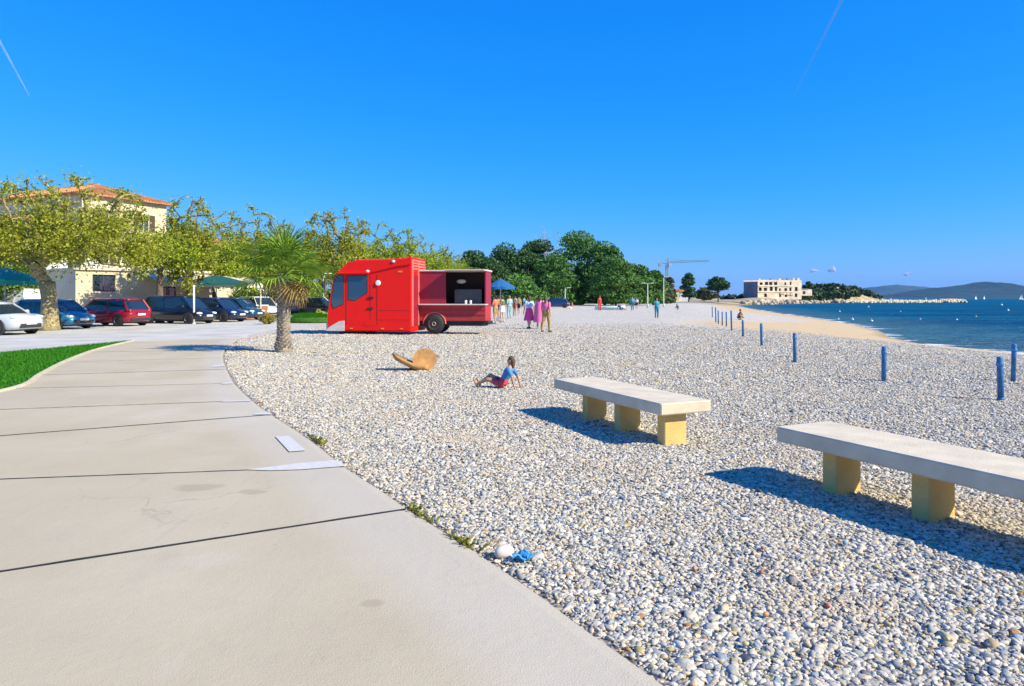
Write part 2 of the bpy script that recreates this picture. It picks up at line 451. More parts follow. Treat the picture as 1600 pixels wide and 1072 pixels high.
    for k in range(7):
        ico = N.new('GeometryNodeMeshIcoSphere'); ico.inputs['Radius'].default_value = 1; ico.inputs['Subdivisions'].default_value = 2
        nz = N.new('ShaderNodeTexNoise'); nz.inputs['Scale'].default_value = .75; nz.inputs['Detail'].default_value = 1
        ps = N.new('GeometryNodeInputPosition'); va = N.new('ShaderNodeVectorMath'); va.operation = 'ADD'; va.inputs[1].default_value = (k * 7.3, k * 3.1, k * 1.7)
        L.new(ps.outputs[0], va.inputs[0]); L.new(va.outputs[0], nz.inputs['Vector'])
        sub = N.new('ShaderNodeVectorMath'); sub.operation = 'SUBTRACT'; sub.inputs[1].default_value = (.5, .5, .5); L.new(nz.outputs['Color'], sub.inputs[0])
        scl = N.new('ShaderNodeVectorMath'); scl.operation = 'SCALE'; scl.inputs['Scale'].default_value = 1.7; L.new(sub.outputs[0], scl.inputs[0])
        sp = N.new('GeometryNodeSetPosition'); L.new(ico.outputs['Mesh'], sp.inputs['Geometry']); L.new(scl.outputs[0], sp.inputs['Offset'])
        tr = N.new('GeometryNodeTransform'); tr.inputs['Scale'].default_value = (1.2 + .12 * (k % 3), .9 - .06 * (k % 2), .44 + .09 * (k % 4)); L.new(sp.outputs[0], tr.inputs[0])
        ss = N.new('GeometryNodeSetShadeSmooth'); L.new(tr.outputs[0], ss.inputs[0])
        sm = N.new('GeometryNodeSetMaterial'); sm.inputs['Material'].default_value = m; L.new(ss.outputs[0], sm.inputs['Geometry'])
        g2 = N.new('GeometryNodeGeometryToInstance'); L.new(sm.outputs[0], g2.inputs[0]); L.new(g2.outputs[0], join.inputs[0])
    iop = N.new('GeometryNodeInstanceOnPoints'); iop.inputs['Pick Instance'].default_value = True
    L.new(gi.outputs[0], iop.inputs['Points']); L.new(join.outputs[0], iop.inputs['Instance'])
    a1 = N.new('GeometryNodeInputNamedAttribute'); a1.data_type = 'FLOAT'; a1.inputs['Name'].default_value = 'rad'
    a2 = N.new('GeometryNodeInputNamedAttribute'); a2.data_type = 'FLOAT_VECTOR'; a2.inputs['Name'].default_value = 'rot'
    L.new(a1.outputs[0], iop.inputs['Scale']); L.new(a2.outputs[0], iop.inputs['Rotation'])
    L.new(iop.outputs[0], go.inputs[0])
    md = o.modifiers.new('scatter', 'NODES'); md.node_group = ng
    props(o, 'loose grey and white pebbles covering the near beach', 'gravel', kind='stuff')
build_pebbles()

# ---- sea
def build_sea():
    V, Fq = [], []
    xs = np.concatenate([-np.geomspace(12000, 60, 24), np.linspace(-50, 260, 63), np.geomspace(280, 12000, 26)])
    ys = np.concatenate([np.linspace(-80, 0, 9), np.linspace(5, 420, 84), np.geomspace(440, 12000, 30)])
    xx, yy = np.meshgrid(xs, ys, indexing='ij'); nx, ny = xx.shape
    V = np.stack([xx, yy, np.full_like(xx, SEA)], -1).reshape(-1, 3)
    i, j = np.meshgrid(np.arange(nx - 1), np.arange(ny - 1), indexing='ij')
    Fq = np.stack([i * ny + j, (i + 1) * ny + j, (i + 1) * ny + j + 1, i * ny + j + 1], -1).reshape(-1, 4)
    me = np_mesh('sea', V, Fq, None, True)
    sd = -shore_sd(V[:, 0], V[:, 1])
    at = me.attributes.new('depth', 'FLOAT', 'POINT'); at.data.foreach_set('value', sd.astype(np.float32))
    m, nt, b, out = new_mat('sea_water'); N, L = nt.nodes, nt.links
    geo = N.new('ShaderNodeNewGeometry'); pos = geo.outputs['Position']
    def noi(scale, det, vec=(1, 1, 1), r=.55):
        mp = N.new('ShaderNodeMapping'); mp.inputs['Scale'].default_value = vec; mp.inputs['Rotation'].default_value = (0, 0, .25); L.new(pos, mp.inputs['Vector'])
        n = N.new('ShaderNodeTexNoise'); n.inputs['Scale'].default_value = scale; n.inputs['Detail'].default_value = det; n.inputs['Roughness'].default_value = r; L.new(mp.outputs[0], n.inputs['Vector']); return n.outputs['Fac']
    a = N.new('ShaderNodeAttribute'); a.attribute_name = 'depth'; dep = a.outputs['Fac']
    shal = N.new('ShaderNodeMapRange'); shal.inputs[1].default_value, shal.inputs[2].default_value, shal.inputs[3].default_value, shal.inputs[4].default_value = 0, 14, 1, 0; L.new(dep, shal.inputs[0])
    pat = N.new('ShaderNodeMapRange'); pat.inputs[1].default_value, pat.inputs[2].default_value = .40, .62; L.new(noi(.06, 5, (.4, 1.3, 1)), pat.inputs[0])
    deep = mixc(N, L, pat.outputs[0], (.0015, .075, .165), (.003, .13, .22))
    stk = N.new('ShaderNodeMapRange'); stk.inputs[1].default_value, stk.inputs[2].default_value = .46, .62; L.new(noi(.30, 6, (.22, 2.2, 1), .65), stk.inputs[0])
    deep = mixc(N, L, math_node(N, L, 'MULTIPLY', stk.outputs[0], .65), deep, (.001, .035, .115))
    stk2 = N.new('ShaderNodeMapRange'); stk2.inputs[1].default_value, stk2.inputs[2].default_value = .58, .72; L.new(noi(.45, 6, (.2, 2.0, 1), .7), stk2.inputs[0])
    deep = mixc(N, L, math_node(N, L, 'MULTIPLY', stk2.outputs[0], .5), deep, (.02, .20, .32))
    c = mixc(N, L, math_node(N, L, 'MULTIPLY', shal.outputs[0], .55), deep, (.10, .20, .20))
    # foam lines and lapping edge
    fo = N.new('ShaderNodeMapRange'); fo.inputs[1].default_value, fo.inputs[2].default_value, fo.inputs[3].default_value, fo.inputs[4].default_value = .0, 3.6, .32, 0; L.new(dep, fo.inputs[0])
    fn = math_node(N, L, 'ADD', noi(.5, 6, (.5, 1.3, 1), .65), fo.outputs[0])
    fm = N.new('ShaderNodeMapRange'); fm.inputs[1].default_value, fm.inputs[2].default_value = .78, .86; L.new(fn, fm.inputs[0])
    cap = N.new('ShaderNodeMapRange'); cap.inputs[1].default_value, cap.inputs[2].default_value = .745, .78; L.new(noi(.22, 4, (.3, 1.6, 1), .65), cap.inputs[0])
    foam = math_node(N, L, 'MAXIMUM', fm.outputs[0], math_node(N, L, 'MULTIPLY', cap.outputs[0], .6))
    c = mixc(N, L, foam, c, (.8, .84, .86))
    L.new(c, b.inputs['Base Color'])
    L.new(math_node(N, L, 'MULTIPLY_ADD', foam, .5, .22), b.inputs['Roughness'])
    b.inputs['IOR'].default_value = 1.33; b.inputs['Specular IOR Level'].default_value = .14
    h = math_node(N, L, 'ADD', math_node(N, L, 'MULTIPLY', noi(.5, 6, (.5, 1.4, 1), .6), 1.0), math_node(N, L, 'MULTIPLY', noi(3, 4), .15))
    bp = N.new('ShaderNodeBump'); bp.inputs['Strength'].default_value = 1.0; bp.inputs['Distance'].default_value = 1.3
    L.new(h, bp.inputs['Height']); L.new(bp.outputs[0], b.inputs['Normal'])
    df = N.new('ShaderNodeBsdfDiffuse'); gls = N.new('ShaderNodeBsdfGlossy'); gls.inputs['Roughness'].default_value = .25; ms = N.new('ShaderNodeMixShader'); lw = N.new('ShaderNodeLayerWeight'); lw.inputs['Blend'].default_value = .25
    L.new(c, df.inputs['Color']); L.new(bp.outputs[0], df.inputs['Normal']); L.new(bp.outputs[0], gls.inputs['Normal']); L.new(bp.outputs[0], lw.inputs['Normal'])
    fr = math_node(N, L, 'MULTIPLY_ADD', lw.outputs['Fresnel'], .20, .015); fr = math_node(N, L, 'MULTIPLY', fr, math_node(N, L, 'SUBTRACT', 1.0, foam))
    L.new(fr, ms.inputs[0]); L.new(df.outputs[0], ms.inputs[1]); L.new(gls.outputs[0], ms.inputs[2]); L.new(ms.outputs[0], out.inputs['Surface'])
    me.materials.append(m)
    props(link('sea', me, None), kind='structure')
build_sea()

# ---- promenade of cast concrete slabs
def concrete_mat():
    m, nt, b, out = new_mat('promenade_concrete'); N, L = nt.nodes, nt.links
    geo = N.new('ShaderNodeNewGeometry'); pos = geo.outputs['Position']; oi = N.new('ShaderNodeObjectInfo')
    def noi(scale, det, r=.5):
        n = N.new('ShaderNodeTexNoise'); n.inputs['Scale'].default_value = scale; n.inputs['Detail'].default_value = det; n.inputs['Roughness'].default_value = r; L.new(pos, n.inputs['Vector']); return n.outputs['Fac']
    def mr(v, a, b_, c_=0, d=1):
        n = N.new('ShaderNodeMapRange'); n.inputs[1].default_value, n.inputs[2].default_value, n.inputs[3].default_value, n.inputs[4].default_value = a, b_, c_, d; L.new(v, n.inputs[0]); return n.outputs[0]
    c = mixc(N, L, mr(noi(.7, 5), .35, .65), (.465, .39, .25), (.525, .445, .295))
    c = mixc(N, L, math_node(N, L, 'MULTIPLY', mr(noi(2.1, 6, .6), .55, .72), .32), c, (.40, .345, .27))
    c = mixc(N, L, math_node(N, L, 'MULTIPLY', mr(noi(.9, 4, .6), .60, .70), .30), c, (.60, .50, .44))
    c = mixc(N, L, math_node(N, L, 'MULTIPLY', mr(noi(70, 3, .6), .62, .75), .35), c, (.24, .21, .18))
    c = mixc(N, L, math_node(N, L, 'MULTIPLY', mr(noi(9, 3, .6), .66, .74), .45), c, (.30, .26, .20))
    c = mixc(N, L, math_node(N, L, 'MULTIPLY', oi.outputs['Random'], .22), c, (.43, .385, .30))
    # hairline cracks, scuffs and pale worn patches
    nz = N.new('ShaderNodeTexNoise'); nz.inputs['Scale'].default_value = 1.6; nz.inputs['Detail'].default_value = 5; L.new(pos, nz.inputs['Vector'])
    vs2 = N.new('ShaderNodeVectorMath'); vs2.operation = 'SCALE'; vs2.inputs['Scale'].default_value = .9; L.new(nz.outputs['Color'], vs2.inputs[0])
    va2 = N.new('ShaderNodeVectorMath'); va2.operation = 'ADD'; L.new(pos, va2.inputs[0]); L.new(vs2.outputs[0], va2.inputs[1])
    vc = N.new('ShaderNodeTexVoronoi'); vc.feature = 'DISTANCE_TO_EDGE'; vc.inputs['Scale'].default_value = .42; L.new(va2.outputs[0], vc.inputs['Vector'])
    crk = math_node(N, L, 'MULTIPLY', mr(vc.outputs['Distance'], .0015, .004, 1, 0), mr(noi(.45, 2), .52, .60))
    c = mixc(N, L, math_node(N, L, 'MULTIPLY', crk, .28), c, (.16, .13, .10))
    mps = N.new('ShaderNodeMapping'); mps.inputs['Rotation'].default_value = (0, 0, .55); mps.inputs['Scale'].default_value = (5.5, .5, 1); L.new(pos, mps.inputs['Vector'])
    sc_ = N.new('ShaderNodeTexNoise'); sc_.inputs['Scale'].default_value = 1.2; sc_.inputs['Detail'].default_value = 6; sc_.inputs['Roughness'].default_value = .7; L.new(mps.outputs[0], sc_.inputs['Vector'])
    c = mixc(N, L, math_node(N, L, 'MULTIPLY', mr(sc_.outputs['Fac'], .56, .72), .22), c, (.30, .27, .22))
    c = mixc(N, L, math_node(N, L, 'MULTIPLY', mr(noi(.28, 5, .65), .50, .66), .30), c, (.60, .54, .42))
    c = mixc(N, L, math_node(N, L, 'MULTIPLY', mr(noi(260, 2, .6), .45, .75), .16), c, (.20, .17, .13))
    # spilt-drink stains, each with its own place on the slabs
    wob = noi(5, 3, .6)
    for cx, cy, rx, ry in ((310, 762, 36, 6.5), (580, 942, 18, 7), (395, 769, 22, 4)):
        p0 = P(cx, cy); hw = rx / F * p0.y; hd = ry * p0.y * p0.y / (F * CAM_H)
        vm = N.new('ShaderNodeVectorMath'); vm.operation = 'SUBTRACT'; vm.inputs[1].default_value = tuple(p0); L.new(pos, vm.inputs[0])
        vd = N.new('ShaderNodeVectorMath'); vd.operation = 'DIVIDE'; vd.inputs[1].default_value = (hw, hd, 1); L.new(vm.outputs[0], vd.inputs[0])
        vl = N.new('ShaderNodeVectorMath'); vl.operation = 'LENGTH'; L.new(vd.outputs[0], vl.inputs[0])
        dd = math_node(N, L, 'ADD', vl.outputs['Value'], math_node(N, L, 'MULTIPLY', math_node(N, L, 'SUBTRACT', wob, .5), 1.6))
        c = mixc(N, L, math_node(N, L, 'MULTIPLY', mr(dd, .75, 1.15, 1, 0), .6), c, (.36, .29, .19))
    ea = N.new('ShaderNodeAttribute'); ea.attribute_name = 'border'
    c = mixc(N, L, math_node(N, L, 'MULTIPLY', ea.outputs['Fac'], .45), c, (.54, .50, .42))
    L.new(c, b.inputs['Base Color']); b.inputs['Roughness'].default_value = .8; b.inputs['Specular IOR Level'].default_value = .3
    h = math_node(N, L, 'ADD', noi(120, 4, .6), math_node(N, L, 'MULTIPLY', noi(14, 3), .8))
    bp = N.new('ShaderNodeBump'); bp.inputs['Strength'].default_value = .45; bp.inputs['Distance'].default_value = .008
    L.new(h, bp.inputs['Height']); L.new(bp.outputs[0], b.inputs['Normal'])
    return m
CONC = concrete_mat()
def build_promenade():
    root = props(empty('promenade', (0, 0, 0)), kind='structure')
    bed = MB()
    L_by = {0: Vector((-3.2, -3.4, 0))}
    # joints: index into EDGE control list -> left end (world)
    jr = [0, 1, 6, 8, 10, 11, 12, 13, 14, 15, 16, 17]
    def lend(k, px, py, ext=0.0):
        r = EDGE[k]; l = P(px, py); return l + (l - r).normalized() * ext
    le = [Vector((-3.2, -3.6, 0)), Vector((-2.4, -1.0, 0)), lend(6, 0, 893, 2.6), lend(8, 0, 749, 1.9), lend(10, 0, 681, 2.2), lend(11, 0, 640, 1.3), lend(12, 22, 607), lend(13, 62, 586), lend(14, 100, 566), lend(15, 140, 550), lend(16, 172, 541), lend(17, 206, 533)]
    bot = []
    for n in range(len(jr) - 1):
        a, b = jr[n], jr[n + 1]
        right = EC[a * 8: b * 8 + 1]; l0, l1 = le[n], le[n + 1]
        nl = len(right)
        left = [l0.lerp(l1, i / (nl - 1)) for i in range(nl)]
        g0 = .013
        # pull both ends in for the joint
        rows = []
        tot = (right[0] - right[-1]).length
        for i in range(nl):
            row = []
            for t in (0, .015, .09, .16, .5, 1.0):
                row.append(right[i].lerp(left[i], t))
            rows.append(row)
        for j in range(6):
            d = (rows[1][j] - rows[0][j]).normalized(); rows[0][j] = rows[0][j] + d * g0
            d = (rows[-2][j] - rows[-1][j]).normalized(); rows[-1][j] = rows[-1][j] + d * g0
        V, Fc, bd = [], [], []
        dz = random.uniform(-.0015, .0015)
        for row in rows:
            for j, p in enumerate(row):
                V.append((p.x, p.y, dz - (.006 if j == 0 else 0))); bd.append(1.0 if j <= 2 else 0.0)
        top = len(V)
        for i in range(nl - 1):
            for j in range(5): Fc.append((i * 6 + j, i * 6 + 6 + j, i * 6 + 7 + j, i * 6 + 1 + j))
        rim = [i * 6 for i in range(nl)] + [(nl - 1) * 6 + j for j in range(1, 6)] + [i * 6 + 5 for i in range(nl - 2, -1, -1)] + [j for j in range(4, 0, -1)]
        for k in rim: V.append((V[k][0], V[k][1], -.14)); bd.append(0.5)
        for k in range(len(rim)):
            k2 = (k + 1) % len(rim); Fc.append((rim[k2], rim[k], top + k, top + k2))
        me = bpy.data.meshes.new('concrete_slab'); me.from_pydata(V, [], Fc); me.materials.append(CONC)
        at = me.attributes.new('border', 'FLOAT', 'POINT'); at.data.foreach_set('value', bd)
        me.update(); o = link('concrete_slab', me, None, root)
        bot.append((right[0], l0))
    # dark dirt lying in the joints
    jm = M('joint_dirt', (.035, .032, .03), .95, bump=.5)
    for n in range(2, len(jr) - 1):
        r, l = EDGE[jr[n]], le[n]; d = (l - r).normalized(); q = Vector((-d.y, d.x, 0)); ns = 46; top, low = [], []
        for k in range(ns + 1):
            c0 = r.lerp(l, k / ns) + Vector((0, 0, .0035)); top.append(c0 + q * random.uniform(.007, .015)); low.append(c0 - q * random.uniform(.007, .015))
        MB().add(top + low, [(k, ns + 1 + k, ns + 2 + k, k + 1) for k in range(ns)]).build('joint_fill', jm, root)
    # painted marks
    wp = M('worn_white_paint', (.58, .555, .50), .7, var=.1, vs_=25, bump=.2, bs=90)
    def mark(pts):
        MB().add([tuple(P(a, b))[:2] + (.0085,) for a, b in pts], [tuple(range(len(pts)))[::-1]]).build('painted_mark', wp, root)
    mark([(430, 683), (452, 682), (478, 705), (452, 707)])
    mark([(383, 735), (420, 731), (470, 724.5), (528, 720), (540, 729.5), (470, 735), (420, 736.5)])
    mark([(395, 648.8), (400, 646), (421, 645), (425, 648.6)])
    mark([(345, 629), (352, 627.2), (388, 625.5), (393, 627.6)])
    mark([(345, 601), (352, 598), (362, 597.5), (365, 600)])
    mark([(330, 574), (334, 571), (350, 570), (353, 573)])
    return le
LEFT = build_promenade()

# ---- road / car park sheet, lawn
asph = M('pale_asphalt', (.50, .48, .42), .85, var=.12, vs_=.6, bump=.6, bs=150, c2=(.54, .52, .46))
road_poly = [P(-500, 556), P(-5, 551), P(207, 532), P(374, 528), P(388, 522), P(412, 516), P(436, 512), P(452, 506), P(462, 499), P(475, 491), (-22, 100, 0), (-60, 110, 0), (-70, 30, 0)]
EXT = [(p[0], p[1]) for p in road_poly]
MB().prism(EXT, -.10, -.012).build('road', asph)
props(bpy.data.objects['road'], kind='structure')
def build_lawn():
    edge = [LEFT[5] + Vector((-.05, 0, 0)), LEFT[6], LEFT[7], LEFT[8], LEFT[9], LEFT[10], P(207, 533)]
    edge = catmull(edge, 6)
    poly = [(p.x - .06, p.y + .02) for p in edge] + [(P(100, 543).x, P(100, 543).y), (P(0, 552).x, P(0, 552).y), (P(-260, 558).x, P(-260, 558).y), (-20, 9.6)]
    soil = M('lawn_soil', (.05, .10, .02), .95, var=.3, vs_=3)
    props(MB().prism(poly, -.1, .0).build('lawn', soil), kind='structure')
    # pale kerb strip between lawn and slabs
    kb = M('pale_kerb', (.55, .50, .36), .8)
    k = MB()
    for a, b in zip(edge[:-1], edge[1:]):
        d = (b - a).normalized(); n = Vector((d.y, -d.x, 0)) * .035
        k.prism([(a - n)[:2], (b - n)[:2], (b + n)[:2], (a + n)[:2]], -.1, .035)
    props(k.build('lawn_kerb', kb), kind='structure')
    # blades
    pa = np.array(poly); n = 150000
    x = RNG.uniform(pa[:, 0].min(), pa[:, 0].max(), n); y = RNG.uniform(pa[:, 1].min(), pa[:, 1].max(), n)
    ins = np.zeros(n, bool); j = len(pa) - 1
    for i in range(len(pa)):
        c = ((pa[i, 1] > y) != (pa[j, 1] > y)) & (x < (pa[j, 0] - pa[i, 0]) * (y - pa[i, 1]) / (pa[j, 1] - pa[i, 1] + 1e-12) + pa[i, 0]); ins ^= c; j = i
    ins &= (x > -.80 * y - 1)
    x, y = x[ins], y[ins]; n = len(x)
    h = RNG.uniform(.035, .08, n); a = RNG.uniform(0, 6.28, n); w = .012
    lx, ly = RNG.normal(0, .03, n), RNG.normal(0, .03, n)
    V = np.stack([np.stack([x - w * np.cos(a), y - w * np.sin(a), np.zeros(n)], -1), np.stack([x + w * np.cos(a), y + w * np.sin(a), np.zeros(n)], -1), np.stack([x + lx, y + ly, h], -1)], 1).reshape(-1, 3)
    g = M('grass_blade', (.015, .13, .006), .7, c2=(.06, .25, .012), island=True, trans=.2, spec=.15)
    props(link('grass', np_mesh('grass', V, np.arange(3 * n).reshape(-1, 3), g), None), 'short bright green grass on the lawn beside the path', 'grass', kind='stuff')
build_lawn()

# ---- distant hills
def hill(name, D, prof, depth, c, label):
    xs_ = np.linspace(prof[0][0], prof[-1][0], 150); pr = np.interp(xs_, [p[0] for p in prof], [p[1] for p in prof]) + np.random.default_rng(int(D)).normal(0, .35, 150)
    xs = (xs_ - 800) / F * D; hh = np.maximum(0, (HY + 1.0 - pr) / F * D)
    t = np.linspace(-1, 1, 41)
    xx, tt = np.meshgrid(xs, t, indexing='ij'); H = np.repeat(hh[:, None], 41, 1)
    yy = D + tt * depth
    rough = noise2(xx, yy, 14 / depth, 11) * .14 + noise2(xx, yy, 40 / depth, 12) * .06
    zz = SEA - 3 + (H + 3) * (1 - np.abs(tt) ** 1.5) * (1 + rough * np.clip(np.abs(tt) * 3, 0, 1)) + noise2(xx, yy, 60 / depth, 13) * H * .03
    V = np.stack([xx, yy, zz], -1).reshape(-1, 3); i, j = np.meshgrid(np.arange(149), np.arange(40), indexing='ij')
    Fq = np.stack([i * 41 + j, (i + 1) * 41 + j, (i + 1) * 41 + j + 1, i * 41 + j + 1], -1).reshape(-1, 4)
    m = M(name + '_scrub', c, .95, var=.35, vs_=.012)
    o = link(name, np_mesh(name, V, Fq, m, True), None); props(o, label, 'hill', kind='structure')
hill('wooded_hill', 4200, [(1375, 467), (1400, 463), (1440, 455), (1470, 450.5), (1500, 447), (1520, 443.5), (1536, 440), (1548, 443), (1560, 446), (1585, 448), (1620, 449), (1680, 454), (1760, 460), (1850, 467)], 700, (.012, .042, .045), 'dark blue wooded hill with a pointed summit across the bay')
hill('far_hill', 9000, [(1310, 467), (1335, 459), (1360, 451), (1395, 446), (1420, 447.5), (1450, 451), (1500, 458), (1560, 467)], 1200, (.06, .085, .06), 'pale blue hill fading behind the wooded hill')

# ---- headland, breakwater, shore rocks
def rock_pile(n, place, r0, r1, seed):
    """joined angular rocks"""
    r = np.random.default_rng(seed); phi = (1 + 5 ** .5) / 2
    iv = np.array([(-1, phi, 0), (1, phi, 0), (-1, -phi, 0), (1, -phi, 0), (0, -1, phi), (0, 1, phi), (0, -1, -phi), (0, 1, -phi), (phi, 0, -1), (phi, 0, 1), (-phi, 0, -1), (-phi, 0, 1)]) / math.sqrt(1 + phi * phi)
    jf = np.array([(0, 11, 5), (0, 5, 1), (0, 1, 7), (0, 7, 10), (0, 10, 11), (1, 5, 9), (5, 11, 4), (11, 10, 2), (10, 7, 6), (7, 1, 8), (3, 9, 4), (3, 4, 2), (3, 2, 6), (3, 6, 8), (3, 8, 9), (4, 9, 5), (2, 4, 11), (6, 2, 10), (8, 6, 7), (9, 8, 1)])
    V, Fc = [], []
    for k in range(n):
        c = np.array(place(r)); s = r.uniform(r0, r1) * r.uniform(.6, 1.2, 3)
        v = iv * (1 + r.uniform(-.25, .25, (12, 1))) * s; a = r.uniform(0, 6.28); ca, sa = math.cos(a), math.sin(a)
        v = np.stack([v[:, 0] * ca - v[:, 1] * sa, v[:, 0] * sa + v[:, 1] * ca, v[:, 2]], -1)
        V.append(v + c); Fc.append(jf + 12 * k)
    return np.concatenate(V), np.concatenate(Fc)
rockm = M('pale_rock', (.42, .35, .25), .9, var=.3, vs_=.6, island=True)
ochre = M('ochre_cliff', (.40, .30, .17), .95, var=.35, vs_=.25)
def build_headland():
    # mound under the derelict block and on to the point
    xs = np.linspace(88, 232, 90); ys = np.linspace(278, 450, 70); xx, yy = np.meshgrid(xs, ys, indexing='ij')
    sd = shore_sd(xx, yy)
    prof = np.interp(xx, [88, 100, 122, 150, 160, 170, 182, 192, 203, 213, 222, 232], [.0, 1.0, 2.4, 3.2, 4.5, 7.0, 8.4, 8.2, 6.5, 3.6, 1.0, 0])
    z = SEA - .6 + np.minimum(1, np.clip(sd / 15, 0, 1) ** .6) * (prof + 1.2) + noise2(xx, yy, .25, 21) * .5 * np.clip(sd / 8, 0, 1)
    V = np.stack([xx, yy, np.where(sd > 0, z, -4)], -1).reshape(-1, 3); ny = 70
    i, j = np.meshgrid(np.arange(89), np.arange(69), indexing='ij')
    Fq = np.stack([i * ny + j, (i + 1) * ny + j, (i + 1) * ny + j + 1, i * ny + j + 1], -1).reshape(-1, 4)
    o = link('headland', np_mesh('headland', V, Fq, ochre, False), None); props(o, kind='structure')
    def top(x, y):
        p = np.interp(x, [88, 100, 122, 150, 160, 170, 182, 192, 203, 213, 222, 232], [.0, 1.0, 2.4, 3.2, 4.5, 7.0, 8.4, 8.2, 6.5, 3.6, 1.0, 0]); d = float(shore_sd(x, y))
        return (SEA - .6 + min(1, max(0, d / 15) ** .6) * (p + 1.2)) if d > 0 else -4
    # scrub: many small leaf tufts
    r = np.random.default_rng(31); V, n = [], 0
    sites = []
    while len(sites) < 330:
        x = r.uniform(140, 214) if len(sites) < 300 else r.uniform(100, 150); y = r.uniform(330, 405)
        zt = top(x, y)
        if zt < .6 or (x > 203 and r.random() < .6): continue
        sites.append((x, y, zt, r.uniform(1.0, 2.6)))
    for x, y, zt, s in sites:
        k = 60; d = r.normal(0, 1, (k, 3)); d /= np.linalg.norm(d, axis=1)[:, None]; d[:, 2] = np.abs(d[:, 2])
        c = d * s * r.uniform(.5, 1, (k, 1)) * np.array([1.2, 1.2, .8]) + (x, y, zt)
        a = r.normal(0, .45, (k, 3)); b = r.normal(0, .45, (k, 3))
        V.append(np.stack([c - a - b, c + a - b, c + a + b, c - a + b], 1).reshape(-1, 3))
    V = np.concatenate(V)
    g = M('headland_scrub_leaf', (.025, .06, .015), .8, c2=(.07, .11, .03), island=True)
    props(link('headland_scrub', np_mesh('headland_scrub', V, np.arange(len(V)).reshape(-1, 4), g), None), 'dark green scrub covering the rocky headland', 'scrub', kind='stuff')
    SHs = SH[(SH[:, 1] > 255) & (SH[:, 1] < 425) & (SH[:, 0] > 80)]
    def pl(rr):
        k = rr.integers(0, len(SHs) - 1); t = rr.random(); p = SHs[k] * (1 - t) + SHs[k + 1] * t
        return (p[0] + rr.normal(-1.5, 1.8), p[1] + rr.normal(1, 1.8), SEA + rr.uniform(-.1, .9))
    V, Fc = rock_pile(420, pl, .5, 1.7, 5)
    props(link('shore_rocks', np_mesh('shore_rocks', V, Fc, rockm), None), 'pale boulders along the waterline below the derelict block', 'rocks', kind='stuff')
    # breakwater
    a, b = Vector((180, 372, 0)), Vector((262, 396, 0)); root = empty('breakwater', (a.x, a.y, SEA))
    def pl2(rr):
        t = rr.random(); w = rr.normal(0, 1.6); lift = .9 if t < .8 else 1.4
        return ((b - a).x * t, (b - a).y * t + w, max(0, lift - abs(w) * .35) + rr.uniform(-.2, .3))
    V, Fc = rock_pile(900, pl2, .45, 1.0, 6)
    o = link('boulders', np_mesh('boulders', V, Fc, M('breakwater_rock', (.55, .50, .34), .9, var=.25, island=True)), None, root); o['kind'] = 'stuff'
    c = MB(); d = (b - a); n = Vector((-d.y, d.x, 0)).normalized() * 1.0
    c.prism([(-n)[:2], (d * .8 - n)[:2], (d * .8 + n)[:2], n[:2]], .4, 1.25).build('crest_walk', M('breakwater_concrete', (.55, .51, .40), .9), root)
    props(root, 'long pale rock breakwater running out from the headland', 'breakwater')
build_headland()

# ------------------------------------------------------------------ foliage builders
def leaf_cards(c, size, r, up=.3):
    n = len(c); a = r.normal(0, 1, (n, 3)); a /= np.linalg.norm(a, axis=1)[:, None]
    b = r.normal(0, 1, (n, 3)); b[:, 2] += up; b -= a * (a * b).sum(1)[:, None]; b /= np.linalg.norm(b, axis=1)[:, None]
    s = (size * r.uniform(.6, 1.3, n))[:, None]
    a, b = a * s, b * s * .6
    return np.stack([c - a, c + b * .9, c + a, c - b * .9], 1).reshape(-1, 3)
BARK = M('grey_bark', (.15, .115, .08), .95, var=.35, vs_=9, bump=1.0, bs=25)
def grow(fork, targets, step, r):
    pos = [Vector(fork)]; par = [-1]; P_ = np.array([fork], float)
    for t in targets:
        d = np.linalg.norm(P_ - t, axis=1) + .35 * np.linalg.norm(P_ - np.array(fork), axis=1) * 0.25
        k = int(np.argmin(d)); cur = P_[k].copy(); L = np.linalg.norm(t - cur); n = max(1, int(L / step)); add = []
        for i in range(1, n + 1):
            q = cur + (t - cur) * i / n + r.normal(0, step * .10, 3); q[2] += .10 * step * math.sin(math.pi * i / n)
            par.append(k if i == 1 else len(par) - 1); add.append(q)
        P_ = np.vstack([P_, np.array(add)])
    return P_, par
